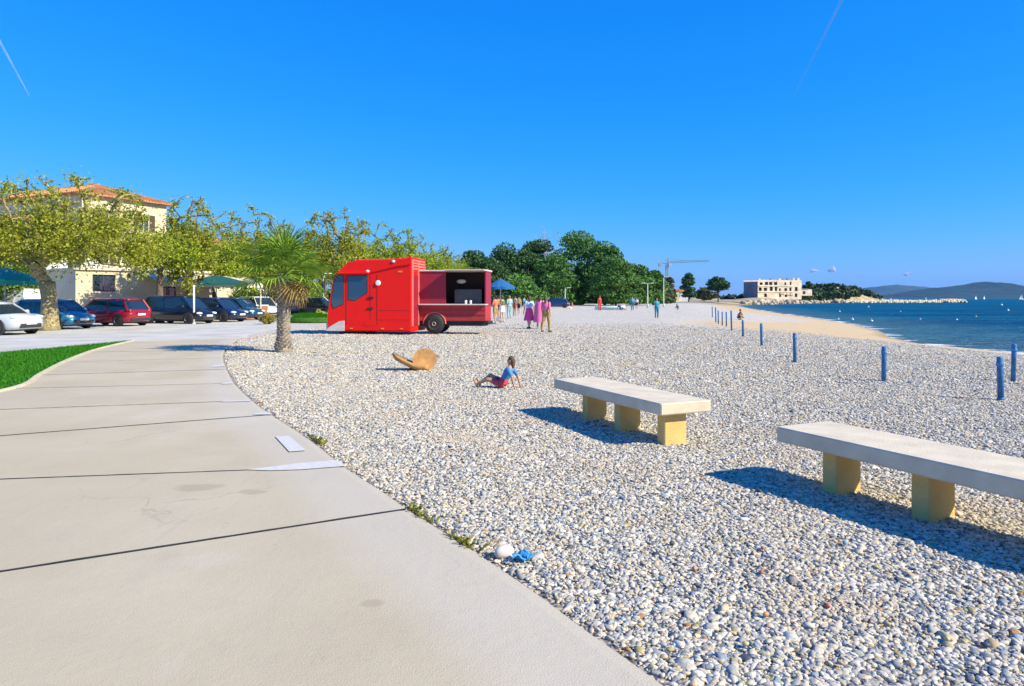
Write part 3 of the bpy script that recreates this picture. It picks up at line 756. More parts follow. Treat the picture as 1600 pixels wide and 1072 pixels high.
def make_tree(name, label, cat, base, trunk_h, trunk_r, ctr, rad, n_t, n_leaf, leaf, leaf_mat, seed, group=None, twig_up=0, lean=(0, 0), bark=None, spread=.34, flat=0.0, flare=1.35, tw_h=.45):
    """ctr relative to base; crown ellipsoid rad; twig_up: bare shoots rising above the crown"""
    r = np.random.default_rng(seed); bark = bark or BARK
    root = empty(name, base)
    fork = np.array([lean[0], lean[1], trunk_h])
    T = []
    while len(T) < n_t:
        d = r.normal(0, 1, 3); d /= np.linalg.norm(d); d *= r.random() ** (1 / 2.4)
        p = np.array(ctr) + d * np.array(rad) * (1 + .16 * math.sin(5 * d[0] + seed) + .12 * math.sin(7 * d[1] + 2 * seed))
        if d[2] < -.45 + flat and r.random() < .7: continue
        T.append(p)
    T.sort(key=lambda p: np.linalg.norm(p - fork))
    main = len(T)
    for k in range(twig_up):
        a = r.uniform(0, 6.28); q = r.random() ** .5
        T.append(np.array(ctr) + np.array([math.cos(a) * rad[0] * q * .9, math.sin(a) * rad[1] * q * .9, rad[2] * (1.0 + tw_h * r.random()) * (1 - .35 * q * q)]))
    Pn, par = grow(fork, T, .38 * max(.6, min(rad) / 2.2), r)
    cnt = np.zeros(len(Pn)); kids = [0] * len(Pn)
    for i in range(len(Pn) - 1, 0, -1):
        cnt[i] += 1 if kids[i] == 0 else 0; cnt[par[i]] += cnt[i]; kids[par[i]] += 1
    rr = trunk_r * .78 * (np.maximum(cnt, 1) / max(cnt[0], 1)) ** .47
    rr = np.maximum(rr, .007 + .0012 * max(rad))
    mb = MB(); segs = 9
    tp, tr = [], []
    for i in range(segs):
        t = i / (segs - 1); w = .07 * trunk_r * math.sin(4 * t + seed)
        tp.append((lean[0] * t * t + w, lean[1] * t * t + w * .6, trunk_h * t - (.06 if i == 0 else 0))); tr.append(trunk_r * (flare - (flare - .92) * min(1, t * 3.2) ** .6 - .06 * t + .05 * math.sin(9 * t + seed)))
    mb.tube(tp, tr, 14)
    for i in range(1, len(Pn)):
        a, b = Pn[par[i]], Pn[i]
        ra = min(rr[par[i]], rr[i] * 1.35 + .004) if par[i] else min(trunk_r * .8, rr[i] * 1.6)
        mb.tube([a, b], [ra, rr[i]], 6 if rr[i] > .05 else 4, cap=rr[i] > .06)
    me = mb.mesh('trunk', bark, True)
    link('trunk', me, None, root)
    tips = np.array([i for i in range(1, len(Pn)) if cnt[i] <= 3])
    w = np.ones(len(tips)); w[np.array([Pn[i][2] > ctr[2] + rad[2] * .75 for i in tips])] = .22
    pick = tips[r.choice(len(tips), n_leaf, p=w / w.sum())]; pa = np.array(par)[pick]
    t = r.random((n_leaf, 1)); c = Pn[pick] * t + Pn[pa] * (1 - t) + r.normal(0, 1, (n_leaf, 3)) * r.random((n_leaf, 1)) * np.where(Pn[pick][:, 2:3] > ctr[2] + rad[2] * .7, .22, spread)
    V = leaf_cards(c, leaf, r)
    link('crown', np_mesh('crown', V, np.arange(len(V)).reshape(-1, 4), leaf_mat), None, root)
    props(root, label, cat, group)
    return root
LEAF_A = M('young_olive_leaf', (.18, .21, .016), .6, c2=(.44, .46, .05), island=True, trans=.35, spec=.2)
LEAF_B = M('yellow_green_leaf', (.16, .23, .012), .6, c2=(.38, .46, .04), island=True, trans=.35, spec=.2)
LEAF_C = M('fresh_green_leaf', (.06, .15, .015), .6, c2=(.17, .27, .03), island=True, trans=.35)
GT = 'leafy trees beside the car park'
BARK2 = M('scaly_trunk_bark', (.27, .215, .11), .95, var=.45, vs_=14, bump=1.0, bs=18, c2=(.34, .28, .14))
make_tree('plane_tree', 'wide olive-leaved tree with thick forked trunk in front of the blue hatchback', 'tree', P(78, 516), 2.3, .40, (.5, .2, 4.35), (4.2, 3.4, 1.65), 340, 42000, .070, LEAF_A, 11, GT, 120, (-.25, .1), BARK2, spread=.48, tw_h=.95)
def tr(px, d, h, top, rx, seed, label, mat=LEAF_B, n=8000, leaf=.12, th=1.75, trr=.22, tw=26):
    ztop = Z(top, d); rz = (ztop - th) * .5; cz = ztop - rz
    make_tree('plane_tree', label, 'tree', (X(px, d), d, 0), th, trr, (0, 0, cz), (rx * 1.25, rx * 1.05, rz), 190, int(n * 2.6), leaf * .80, mat, seed, GT, tw, spread=.55, flat=-.2)
tr(294, 46, 0, 328, 1.5, 21, 'thin-topped tree rising behind the black car, bare twigs at its crown', LEAF_A, 3600, .11, tw=50)
tr(250, 44, 0, 372, 1.7, 22, 'low yellow-green tree in front of the tiled house wall', LEAF_B, 3600, th=3.4)
tr(335, 54, 0, 372, 3.0, 23, 'round yellow-green tree above the dark teal canopy', LEAF_B, 8000)
tr(380, 62, 0, 348, 3.3, 24, 'tall olive-leaved tree just left of the palm', LEAF_A, 7600, tw=40)
tr(465, 66, 0, 362, 3.4, 25, 'leafy tree right behind the palm crown', LEAF_B, 8000)
tr(527, 58, 0, 348, 2.5, 26, 'tree with bare upright twigs between the palm and the red truck', LEAF_A, 5600, tw=60)
tr(560, 74, 0, 385, 3.2, 27, 'low yellow-green tree directly behind the truck cab', LEAF_B, 6500)
tr(608, 70, 0, 368, 3.4, 28, 'bright yellow-green tree rising above the truck roof', LEAF_B, 9000)
tr(650, 78, 0, 383, 3.6, 29, 'rounded yellow-green tree behind the raised rear of the truck cab', LEAF_B, 8500)
tr(688, 86, 0, 400, 3.0, 30, 'rightmost small yellow-green tree beside the dark pines', LEAF_B, 6500)
tr(5, 40, 0, 392, 1.4, 31, 'deep green shrubby tree at the far left above the turquoise parasol', LEAF_C, 5500, th=1.2, trr=.12, tw=6)
tr(430, 80, 0, 400, 3.5, 32, 'deep green tree standing behind the palm trunk', LEAF_C, 7000)

# pines
PINE1 = M('pine_needle_dark', (.014, .055, .008), .7, c2=(.045, .125, .016), island=True)
PINE2 = M('pine_needle_green', (.028, .10, .008), .7, c2=(.085, .21, .02), island=True)
PBARK = M('pine_bark', (.10, .065, .045), .95, var=.3, vs_=3)
def pine(px, d, top, wpx, low, seed, label, mat=PINE1, n=9500, name='pine_tree', group='pines behind the beach'):
    r = np.random.default_rng(seed); H = Z(top, d); W = wpx / F * d / 2; zl = Z(low, d)
    root = empty(name, (X(px, d), d, 0)); mb = MB()
    th = zl + (H - zl) * .25
    mb.tube([(0, 0, -.1), (.1, 0, th * .5), (.0, .1, th)], [.35 * H / 14, .28 * H / 14, .2 * H / 14], 8)
    cl = []
    for k in range(42):
        a = r.uniform(0, 6.28); q = r.random() ** .55; hz = r.random()
        lim = math.sqrt(max(.05, 1 - (hz * 1.02) ** 2.2)) * (.75 + .25 * min(1, hz * 3))
        cl.append((math.cos(a) * W * q * lim * .80, math.sin(a) * W * q * lim * .80, zl + (H - zl) * hz * .93, r.uniform(.24, .38) * min(W, (H - zl))))
    for x, y, z, s in cl:
        mb.tube([(0, 0, max(.4, th * .55 + (z - zl) * .3)), (x * .5, y * .5, (th * .6 + z) * .5 - .1), (x, y, z)], [.10 * H / 14, .07 * H / 14, .03], 5)
    mb.build('trunk', PBARK, root, True)
    V = []; per = n // len(cl)
    for x, y, z, s in cl:
        dd = r.normal(0, 1, (per, 3)); dd /= np.linalg.norm(dd, axis=1)[:, None]; dd *= (.75 + .25 * r.random((per, 1)))
        dd[:, 2] = np.where(dd[:, 2] < 0, dd[:, 2] * .45, dd[:, 2])
        c = dd * s * np.array([1.15, 1.15, .75]) + (x, y, z)
        V.append(leaf_cards(c, .30 * d / 165, r, 1.0))
    V = np.concatenate(V); link('crown', np_mesh('crown', V, np.arange(len(V)).reshape(-1, 4), mat), None, root)
    props(root, label, 'pine tree', group)
pine(738, 150, 392, 79, 472, 41, 'dark pine just left of the gap above the truck rear', PINE1)
pine(790, 160, 381, 81, 472, 42, 'dark pointed pine between the truck and the tall pines', PINE1, 9000)
pine(842, 165, 377, 97, 472, 43, 'broad dark pine on the left shoulder of the grove')
pine(765, 152, 404, 84, 472, 57, 'low dark pine filling the gap above the truck rear', PINE1, 9000)
pine(815, 160, 392, 90, 472, 58, 'dark rounded pine between the pointed and the broad pine', PINE1, 9000)
pine(905, 160, 363, 137, 472, 44, 'tallest and broadest dark green pine of the beachside grove', PINE2, 16000)
pine(868, 150, 400, 92, 472, 45, 'lower pine in front of the tallest pine, on its left', PINE2)
pine(945, 155, 377, 87, 472, 46, 'steep pine on the right shoulder of the tallest pine', PINE2, 11000)
pine(962, 140, 408, 87, 472, 47, 'rounded low pine hanging almost to the shingle', PINE2, 11000)
pine(992, 150, 414, 73, 472, 48, 'light green pine second from the right end of the grove', PINE2, 10000)
pine(1020, 158, 424, 58, 472, 49, 'small pine ending the grove beside the pale lamp post', PINE2, 9000)
pine(815, 130, 432, 100, 472, 50, 'low bright green bush-like pine behind the beach crowd', M('bright_pine', (.05, .15, .012), .7, c2=(.11, .26, .03), island=True), 5000)
pine(1046, 290, 432, 20, 462, 51, 'small olive-brown pine right of the pale lamp post', M('olive_pine', (.05, .07, .018), .7, c2=(.11, .12, .03), island=True), 2500, group='pines on the far shore')
pine(1076, 290, 427, 27, 464, 52, 'upright dark tree below the crane jib', PINE1, 3500, group='pines on the far shore')
pine(1122, 280, 434, 38, 452, 53, 'umbrella pine with a flat layered crown left of the derelict block', PINE1, 3500, group='pines on the far shore')
pine(1100, 310, 451, 42, 466, 54, 'low olive scrubby tree between the two far dark trees', M('olive_pine', (.05, .07, .018)), 2500, group='pines on the far shore')
pine(1246, 352, 447, 22, 462, 55, 'dark tree at the right end of the derelict block', PINE1, 2200, group='pines on the far shore')
pine(1263, 356, 441, 16, 458, 56, 'dark tree standing highest on the headland', PINE1, 2200, group='pines on the far shore')
make_tree('bare_tree', 'leafless pale tree showing over the pine grove', 'tree', (X(855, 185), 185, 0), 8, .3, (0, 0, 14.5), (4, 3.5, 5.0), 160, 400, .2, M('dry_seed', (.38, .30, .27), .9), 61, None, 10, bark=M('pale_bark', (.40, .34, .31), .9))

# ------------------------------------------------------------------ palm
def build_palm():
    b = P(443, 549); root = empty('fan_palm', b); r = random.Random(5)
    H = 2.25
    tm = M('palm_trunk_fibre', (.30, .25, .19), .95, var=.35, vs_=20, bump=1, bs=30)
    t = MB(); pts, rad = [], []
    for i in range(20):
        u = i / 19; pts.append((.03 * math.sin(3 * u), 0, H * u - .05)); rad.append(.165 + .10 * max(0, 1 - u * 5) ** 1.6 + .015 * math.sin(40 * u))
    tr_o = t.tube(pts, rad, 18).build('trunk', tm, root, True)
    # cut leaf bases in a spiral (joined)
    bo = MB()
    for k in range(330):
        u = k / 330; z = .05 + (H - .1) * u; a = k * 2.39996; q = .16 + .10 * max(0, 1 - u * 5) ** 1.6
        c, s = math.cos(a), math.sin(a); w = .045; hgt = .085; out = .035 + .015 * r.random()
        base = Vector((q * c, q * s, z)); tn = Vector((-s, c, 0)); o = Vector((c, s, 0))
        bo.add([base - tn * w - o * .02, base + tn * w - o * .02, base + tn * w * .5 + o * out + Vector((0, 0, hgt)), base - tn * w * .5 + o * out + Vector((0, 0, hgt)), base - o * .03 + Vector((0, 0, hgt * .9))], [(0, 1, 2, 3), (3, 2, 4), (0, 3, 4), (1, 4, 2)])
    ob = bo.build('cut_leaf_bases', M('palm_boot', (.34, .29, .23), .95, var=.4, vs_=25, island=True), tr_o); ob['kind'] = 'stuff'
    gm = M('palm_green', (.08, .20, .015), .5, c2=(.30, .42, .05), island=True, trans=.25, spec=.15)
    ym = M('palm_dry', (.34, .21, .06), .8, c2=(.45, .31, .11), island=True, trans=.2)
    def frond(seed, dry):
        q = random.Random(seed); mb = MB(); pl = .62 if not dry else .5
        mb.tube([(0, 0, 0), (pl * .5, 0, .06), (pl, 0, .02)], [.022, .016, .012], 5)
        n = 22; Lr = .90
        for k in range(n):
            a = R(-118 + 236 * k / (n - 1)); L = Lr * (.72 + .28 * math.cos(a * .8)) * q.uniform(.9, 1.08)
            d = Vector((math.cos(a), math.sin(a), 0)); tn = Vector((-d.y, d.x, 0)); w = .026
            p0 = Vector((pl, 0, .02)); droop = q.uniform(.08, .28) + (.3 if dry else 0)
            m_ = p0 + d * L * .55 + Vector((0, 0, .04)); e = p0 + d * L + Vector((0, 0, -droop * L)) + tn * q.uniform(-.03, .03)
            mb.add([p0 - tn * .004, p0 + tn * .004, m_ + tn * w, m_ + Vector((0, 0, -.018)), m_ - tn * w, e], [(0, 1, 2, 3), (0, 3, 4), (3, 2, 5), (4, 3, 5)])
        return mb.mesh('frond', ym if dry else gm)
    green = [frond(i, False) for i in range(5)]; dry = [frond(20 + i, True) for i in range(3)]
    for k in range(28):
        u = k / 27; az = k * 2.39996 + r.uniform(-.2, .2); el = R(88 - 108 * u ** .85 + r.uniform(-8, 8))
        o = link('frond', r.choice(green), None, root); o.location = (.09 * math.cos(az), .09 * math.sin(az), H - .02 + .16 * (1 - u))
        o.rotation_euler = Matrix.Rotation(az, 3, 'Z').to_4x4().to_3x3().to_euler()
        o.rotation_euler = (Matrix.Rotation(az, 3, 'Z') @ Matrix.Rotation(-el, 3, 'Y') @ Matrix.Rotation(r.uniform(-.4, .4), 3, 'X')).to_euler()
        s = r.uniform(.86, 1.08); o.scale = (s, s, s)
    for k in range(6):
        az = r.uniform(-1.0, .6) if k < 5 else r.uniform(0, 6.28); el = R(r.uniform(-68, -38))
        o = link('dry_frond', r.choice(dry), None, root); o.location = (.12 * math.cos(az), .12 * math.sin(az), H - .10)
        o.rotation_euler = (Matrix.Rotation(az, 3, 'Z') @ Matrix.Rotation(-el, 3, 'Y') @ Matrix.Rotation(r.uniform(-.5, .5), 3, 'X')).to_euler(); o.scale = (.72, .72, .72)
    props(root, 'short fan palm with shaggy trunk on the shingle at the path bend', 'palm tree')
build_palm()

# ------------------------------------------------------------------ houses
CREAM = M('cream_render', (.62, .53, .36), .9, var=.10, vs_=.8, bump=.3, bs=40)
TILE = M('terracotta_tile', (.42, .16, .06), .85, var=.35, vs_=1.5, c2=(.50, .24, .10))
TRIM = M('pale_trim', (.66, .60, .48), .8)
SHUT = M('dark_brown_shutter', (.07, .045, .03), .7)
PANE = glass_mat('dark_window_glass')
WHITEW = M('white_render', (.72, .70, .66), .9, var=.08, vs_=.8)
def window(root, o, u, x0, x1, z0, z1, rec=.12, frame=None, shutters=False):
    """frame, pane and sill for an opening of a wall that starts at o along u (root-local)"""
    o, u = Vector(o), Vector(u).normalized(); up = Vector((0, 0, 1)); n = u.cross(up)
    M4 = Matrix((u.to_4d(), n.to_4d(), up.to_4d(), (0, 0, 0, 1))).transposed(); M4.translation = o
    for r_ in range(3): M4[3][r_] = 0
    M4[3][3] = 1
    fr = MB(); w = .06
    for a, b, c, d in ((x0, x0 + w, z0, z1), (x1 - w, x1, z0, z1), (x0 + w, x1 - w, z0, z0 + w), (x0 + w, x1 - w, z1 - w, z1), ((x0 + x1) / 2 - .03, (x0 + x1) / 2 + .03, z0 + w, z1 - w)):
        fr.box((a, -rec - .03, c), (b, -rec + .03, d), M4=M4)
    wo_ = fr.build('window', frame or TRIM, root)
    MB().box((x0 + w, -rec - .012, z0 + w), (x1 - w, -rec + .004, z1 - w), M4=M4).build('pane', PANE, wo_)
    MB().box((x0 - .08, -.02, z0 - .09), (x1 + .08, .09, z0 - .003), M4=M4).build('sill', TRIM, wo_)
    if shutters:
        hw = (x1 - x0) / 2
        for a, b in ((x0 - hw - .02, x0 - .02), (x1 + .02, x1 + hw + .02)):
            sh = MB().box((a, .004, z0), (b, .05, z1), M4=M4).build('shutter', SHUT, wo_)
def hip_roof(root, W, Dp, z, rise, over, tile=TILE):
    """hip roof over the rectangle x in [0,W], y in [0,Dp]; with rows of half-round tiles"""
    a, b, c, d = Vector((-over, -over, z)), Vector((W + over, -over, z)), Vector((W + over, Dp + over, z)), Vector((-over, Dp + over, z))
    m = min(W, Dp) / 2 + over
    if W >= Dp: r0, r1 = Vector((m - over, Dp / 2, z + rise)), Vector((W - m + over, Dp / 2, z + rise))
    else: r0, r1 = Vector((W / 2, m - over, z + rise)), Vector((W / 2, Dp - m + over, z + rise))
    mb = MB(); e = Vector((0, 0, -.18))
    if W >= Dp: fs = [(a, b, r1, r0), (b, c, r1), (c, d, r0, r1), (d, a, r0)]
    else: fs = [(a, b, r0), (b, c, r1, r0), (c, d, r1), (d, a, r0, r1)]
    for f in fs: mb.add(f, [tuple(range(len(f)))])
    for p, q in ((a, b), (b, c), (c, d), (d, a)): mb.add([p, p + e, q + e, q], [(0, 1, 2, 3)])
    mb.add([a + e, d + e, c + e, b + e], [(0, 1, 2, 3)])
    ro = mb.build('roof', tile, root)
    tb = MB()
    for f in fs:
        lo0, lo1 = f[0], f[1]; top = f[2:]; L = (lo1 - lo0).length; u = (lo1 - lo0).normalized()
        n = u.cross((top[0] - lo0)).normalized(); n = n if n.z > 0 else -n; up = n.cross(u)
        tops = [(t - lo0) for t in top]; hs = [t.dot(up) for t in tops]; xs = [t.dot(u) for t in tops]; H = max(hs); xl, xr = min(xs), max(xs)
        k = int(L / .32)
        for i in range(k):
            x = (i + .5) * L / k
            h = H * min(1, x / max(xl, .01), (L - x) / max(L - xr, .01))
            if h < .4: continue
            p0 = lo0 + u * x - up * .05 + n * .015; p1 = lo0 + u * x + up * h + n * .015
            tb.tube([p0, p1], .085, 5)
    t = tb.build('roof_tiles', tile, ro); t['kind'] = 'stuff'
    MB().tube([r0 + Vector((0, 0, .03)), r1 + Vector((0, 0, .03))], .13, 6).build('ridge_cap', tile, ro)
    return ro
def block_house(name, label, corner, ang, W, Dp, H, rise, wall, wins_r, wins_l, over=.5, chimney=True, shutters=False):
    """corner = nearest corner; local x runs along the left-receding face, local y along the right-receding face.
    local frame: x axis rotated so that the wall y=0 faces the camera on the left and the wall x=W on the right"""
    root = empty(name, corner, ang)
    mb = MB()
    # corner is at local (W,0): shift so that the near corner is the origin
    S = Vector((-W, 0, 0))
    holes_wall(mb, S, (1, 0, 0), W, H, [(a, b, c, d) for a, b, c, d in wins_l], .25)
    holes_wall(mb, (0, 0, 0), (0, 1, 0), Dp, H, [(a, b, c, d) for a, b, c, d in wins_r], .25)
    holes_wall(mb, (0, Dp, 0), (-1, 0, 0), W, H, [], .2); holes_wall(mb, S + Vector((0, Dp, 0)), (0, -1, 0), Dp, H, [], .2)
    mb.build('wall', wall, root)
    for w in wins_l: window(root, S, (1, 0, 0), *w, shutters=shutters)
    for w in wins_r: window(root, (0, 0, 0), (0, 1, 0), *w, shutters=shutters)
    if rise > 0:
        sub = root
        ro = hip_roof_at(root, S, W, Dp, H, rise, over)
        if chimney: MB().box((-W * .45, Dp * .5, H + rise * .3), (-W * .45 + .7, Dp * .5 + .6, H + rise + .9)).build('chimney', wall, ro)
    else:
        MB().box((-W - .1, -.1, H - .02), (.1, Dp + .1, H + .16)).build('flat_roof', TRIM, root)
    props(root, label, 'house')
    return root
def hip_roof_at(root, S, W, Dp, H, rise, over):
    ro = hip_roof(root, W, Dp, H, rise, over)
    ro.location = S
    return ro
hc = Vector((X(128, 62), 62, 0)); hz = Z(300, 62)
win = lambda x: [(x, x + 1.1, 1.0, 2.6), (x, x + 1.1, 4.6, 6.3), (x, x + 1.1, 8.2, 9.8)]
block_house('tiled_house', 'tall cream house with terracotta hip roof behind the leftmost big tree', hc, R(-26), 18, 8.6, hz, 1.6, CREAM, win(1.5) + win(5.6), win(2) + win(5.5) + win(9) + win(12), shutters=True)
d2 = 78
block_house('tiled_house', 'lower cream house whose terracotta roof shows between the twiggy trees', Vector((X(262, d2), d2, 0)), R(-14), 9, 16, Z(374, d2), 1.7, CREAM, [(2, 3.2, 4, 5.6), (6, 7.2, 4, 5.6), (10, 11.2, 4, 5.6)], [(3, 4.2, 4, 5.6)], chimney=False)
d3 = 96
block_house('tiled_house', 'white house glimpsed behind the trees left of the palm', Vector((X(352, d3), d3, 0)), R(-12), 10, 14, Z(398, d3), 1.6, WHITEW, [(2, 3.2, 3.4, 5), (6, 7.2, 3.4, 5), (10, 11.2, 3.4, 5)], [(3, 4.2, 3.4, 5)], chimney=False)
block_house('tiled_house', 'pale house at the far left edge behind the olive tree', Vector((X(4, 50), 50, 0)), R(-20), 8, 8, Z(352, 50), 1.4, WHITEW, [(2, 3.2, 3.4, 5), (5, 6.2, 3.4, 5)], [(3, 4.2, 3.4, 5)], chimney=False)
# beach restaurant: low flat building with canvas porch
def build_restaurant():
    d = 45; c = Vector((X(118, d), d, 0)); root = empty('beach_restaurant', c, R(-40)); H = Z(421, d)
    Lr, Dp = 9.0, 7.5       # right face runs along local +y, left face along -x
    mb = MB(); wr = [(1.0, 2.4, 2.0, 3.15), (5.3, 6.5, 1.4, 2.9)]
    holes_wall(mb, (0, 0, 0), (0, 1, 0), Lr, H, wr, .28); holes_wall(mb, (-Dp, 0, 0), (1, 0, 0), Dp, H, [(2.5, 3.6, 1.3, 2.6)], .28)
    holes_wall(mb, (0, Lr, 0), (-1, 0, 0), Dp, H, [], .2); holes_wall(mb, (-Dp, Lr, 0), (0, -1, 0), Lr, H, [], .2)
    mb.build('wall', CREAM, root)
    for w in wr: window(root, (0, 0, 0), (0, 1, 0), *w, frame=SHUT)
    window(root, (-Dp, 0, 0), (1, 0, 0), 2.5, 3.6, 1.3, 2.6, frame=SHUT)
    MB().box((-Dp - .15, -.15, H - .02), (.15, Lr + .15, H + .14), .02).build('flat_roof', TRIM, root)
    # canvas awning over a terrace
    cv = M('cream_canvas', (.66, .60, .50), .85, var=.12, vs_=2)
    aw = MB(); n = 12
    for i in range(n):
        y0, y1 = 4.0 + i * .62, 4.0 + (i + 1) * .62; s0, s1 = .07 * (i % 2), .07 * ((i + 1) % 2)
        aw.add([(.05, y0, H - .15 - s0), (.05, y1, H - .15 - s1), (3.4, y1, H - .75 - s1), (3.4, y0, H - .75 - s0), (.05, y0, H - .18 - s0), (.05, y1, H - .18 - s1), (3.4, y1, H - .78 - s1), (3.4, y0, H - .78 - s0)], [(3, 2, 1, 0), (4, 5, 6, 7), (3, 7, 6, 2)])
        aw.add([(3.41, y0, H - .76 - s0), (3.41, y1, H - .76 - s1), (3.43, y1, H - 1.1), (3.43, y0, H - 1.1)], [(0, 1, 2, 3)])
    a = aw.build('awning', cv, root)
    for y in (4.1, 7.5, 11.3): MB().tube([(3.3, y, 0), (3.3, y, H - .8)], .05, 8).build('awning_post', TRIM, a)
    MB().box((3.0, 2.5, 0), (3.12, 12, .95), .01).build('terrace_wall', M('terracotta_low_wall', (.33, .12, .06), .9), root)
    MB().box((2.96, 2.46, .95), (3.16, 12.04, 1.05), .01).build('terrace_coping', WHITEW, root)
    # sign lettering-like dark plaque is unreadable in the photograph: only its bracket lamp is built
    MB().box((.0, 3.2, 3.0), (.14, 3.34, 3.3), .02).build('wall_lamp', SHUT, root)
    props(root, 'low cream restaurant with canvas awning behind the parked cars', 'building')
build_restaurant()

# derelict concrete block on the point
def build_derelict():
    d = 322; c = Vector((X(1184, d), d, .9)); root = empty('derelict_block', c, R(16)); S = d / F
    H = 31 * S; Wr = 24.5; Wl = 11.0
    cw = M('weathered_cream_concrete', (.64, .54, .40), .95, var=.25, vs_=.5); gw = M('shade_grey_concrete', (.20, .20, .22), .95, var=.2, vs_=.6)
    r = random.Random(3); mb = MB(); hr = []
    for j, z in enumerate((1.2, 4.1, 6.9)):
        for i in range(8):
            if r.random() < .25: continue
            x = .8 + i * 2.8 + r.uniform(-.3, .3); hr.append((x, x + r.uniform(.9, 2.0), z, z + r.uniform(1.1, 2.0)))
    # the seaward face is a raked run of storeys that step down to the right
    holes_wall(mb, (0, 0, 0), (1, 0, 0), Wr, H, hr, .5)
    holes_wall(mb, (Wr, 0, 0), (0, 1, 0), Wl, H, [], .3); holes_wall(mb, (Wr, Wl, 0), (-1, 0, 0), Wr, H, [], .3)
    mb.build('wall', cw, root)
    g = MB(); holes_wall(g, (0, 11, 0), (0, -1, 0), 11, H - .8, [], .3)
    g.build('end_wall', gw, root)  # shade of the unlit end is painted in as a darker grey
    MB().box((.2, .6, -.5), (Wr - .2, Wl - .2, H - 1.0)).build('interior', M('interior_shade_black', (.03, .03, .035), .95), root)  # near-black filler box paints the shade seen through the window holes
    for z in (3.5, 6.3): MB().box((-.1, -.25, z - .12), (Wr * .8, .05, z + .12)).build('floor_slab_edge', cw, root)
    for i in range(9):
        x = r.uniform(0, Wr - 2); w = r.uniform(.8, 2.0); h = r.uniform(.3, 1.0)
        MB().box((x, .1 + .02 * i, H - .1), (x + w, .6 + .02 * i, H + h), .05).build('broken_parapet', cw if i % 2 else gw, root)
    for i in range(4):
        x = 12 + i * 2; MB().box((x, -.35, 2.6 - .2 * i), (x + 1.6, -.02, 3.0), .03).build('balcony_remnant', cw, root)
    props(root, 'derelict concrete block with broken windows on the far shore', 'building')
    o = MB().box((0, 0, 0), (9, 6, 3.2)).build('wall', cw, None); o.name = 'wall'
    return o
w_ = build_derelict()
er = empty('ruined_annex', (X(1243, 338), 338, 2.8), R(10)); w_.parent = er
MB().box((.8, -.06, .8), (2.0, .2, 2.2)).build('dark_window_box', M('interior_shade_black', (.03, .03, .035)), er); MB().box((4.0, -.06, .8), (5.4, .2, 2.2)).build('dark_window_box', M('interior_shade_black', (.03, .03, .035)), er)  # solid near-black boxes on the wall paint shaded windows; no holes are cut
MB().box((-.2, -.2, 3.2), (7.0, 6.1, 3.5), .05).build('roof_slab', M('shade_grey_concrete', (.2, .2, .22)), er)
props(er, 'small ruined annex at the right end of the derelict block', 'building')

# far white villas and tower crane behind the pines
def villa(px, d, w, h, label, wall):
    root = empty('villa', (X(px, d), d, 0)); mb = MB()
    hl = [(w * .15, w * .3, h * .45, h * .75), (w * .6, w * .78, h * .45, h * .75)]
    holes_wall(mb, (0, 0, 0), (1, 0, 0), w, h, hl, .3); holes_wall(mb, (w, 0, 0), (0, 1, 0), 8, h, [], .3); holes_wall(mb, (w, 8, 0), (-1, 0, 0), w, h, [], .3); holes_wall(mb, (0, 8, 0), (0, -1, 0), 8, h, [], .3)
    mb.build('wall', wall, root)
    for a in hl: window(root, (0, 0, 0), (1, 0, 0), *a)
    hip_roof(root, w, 8, h, 1.6, .4); props(root, label, 'house')
villa(1036, 300, 7, 5, 'small cream villa beside the pale lamp post', CREAM)
villa(1056, 320, 6, 4.5, 'small white villa between two far dark trees', WHITEW)
def build_crane():
    d = 420; root = empty('tower_crane', (X(1042, d), d, 0)); m = M('crane_grey', (.20, .24, .27), .6)
    H = Z(411, d); s = d / F
    t = MB()
    for a in (-.6, .6):
        for b in (-.6, .6): t.tube([(a, b, 0), (a, b, H)], .16, 4)
    for k in range(int(H / 1.5)):
        z = k * 1.5; t.tube([(-.6, -.6, z), (.6, -.6, z + 1.5)], .08, 4); t.tube([(.6, .6, z), (-.6, .6, z + 1.5)], .08, 4); t.tube([(-.6, .6, z), (-.6, -.6, z + 1.5)], .08, 4)
    t.build('mast', m, root)
    j = MB(); x0, x1 = -11 * s, 66 * s; zt = Z(408, d)
    def hz(x): return H + (zt - H) * max(0, x) / x1
    for b in (-.5, .5): j.tube([(x0, b, H - .2), (0, b, H), (x1, b, hz(x1))], .16, 4)
    j.tube([(0, 0, H + 1.0), (x1, 0, hz(x1) + .7)], .13, 4)
    for k in range(18):
        x = x1 * k / 18; j.tube([(x, -.5, hz(x)), (x + x1 / 36, 0, hz(x) + .9), (x + x1 / 18, .5, hz(x + x1 / 18))], .07, 4)
    j.build('jib', m, root)
    top = MB().tube([(0, 0, H), (1.0, 0, Z(404, d))], .25, 5).build('tower_peak', m, root)
    MB().tube([(1, 0, Z(404, d)), (x1 * .45, 0, hz(x1 * .45) + .9)], .08, 4).tube([(1, 0, Z(404, d)), (x0, 0, H)], .08, 4).build('tie_bar', m, top)
    MB().box((x0 - .8, -.7, H - 2.2), (x0 + 1.0, .7, H - .1), .1).build('counterweight', M('crane_weight', (.3, .3, .3)), root)
    MB().box((.7, -1.6, H - 2.2), (2.2, -.5, H - .2), .1).build('cab', M('crane_cab', (.4, .42, .42)), root)
    props(root, 'tall tower crane with long horizontal jib above the far trees', 'crane')
build_crane()

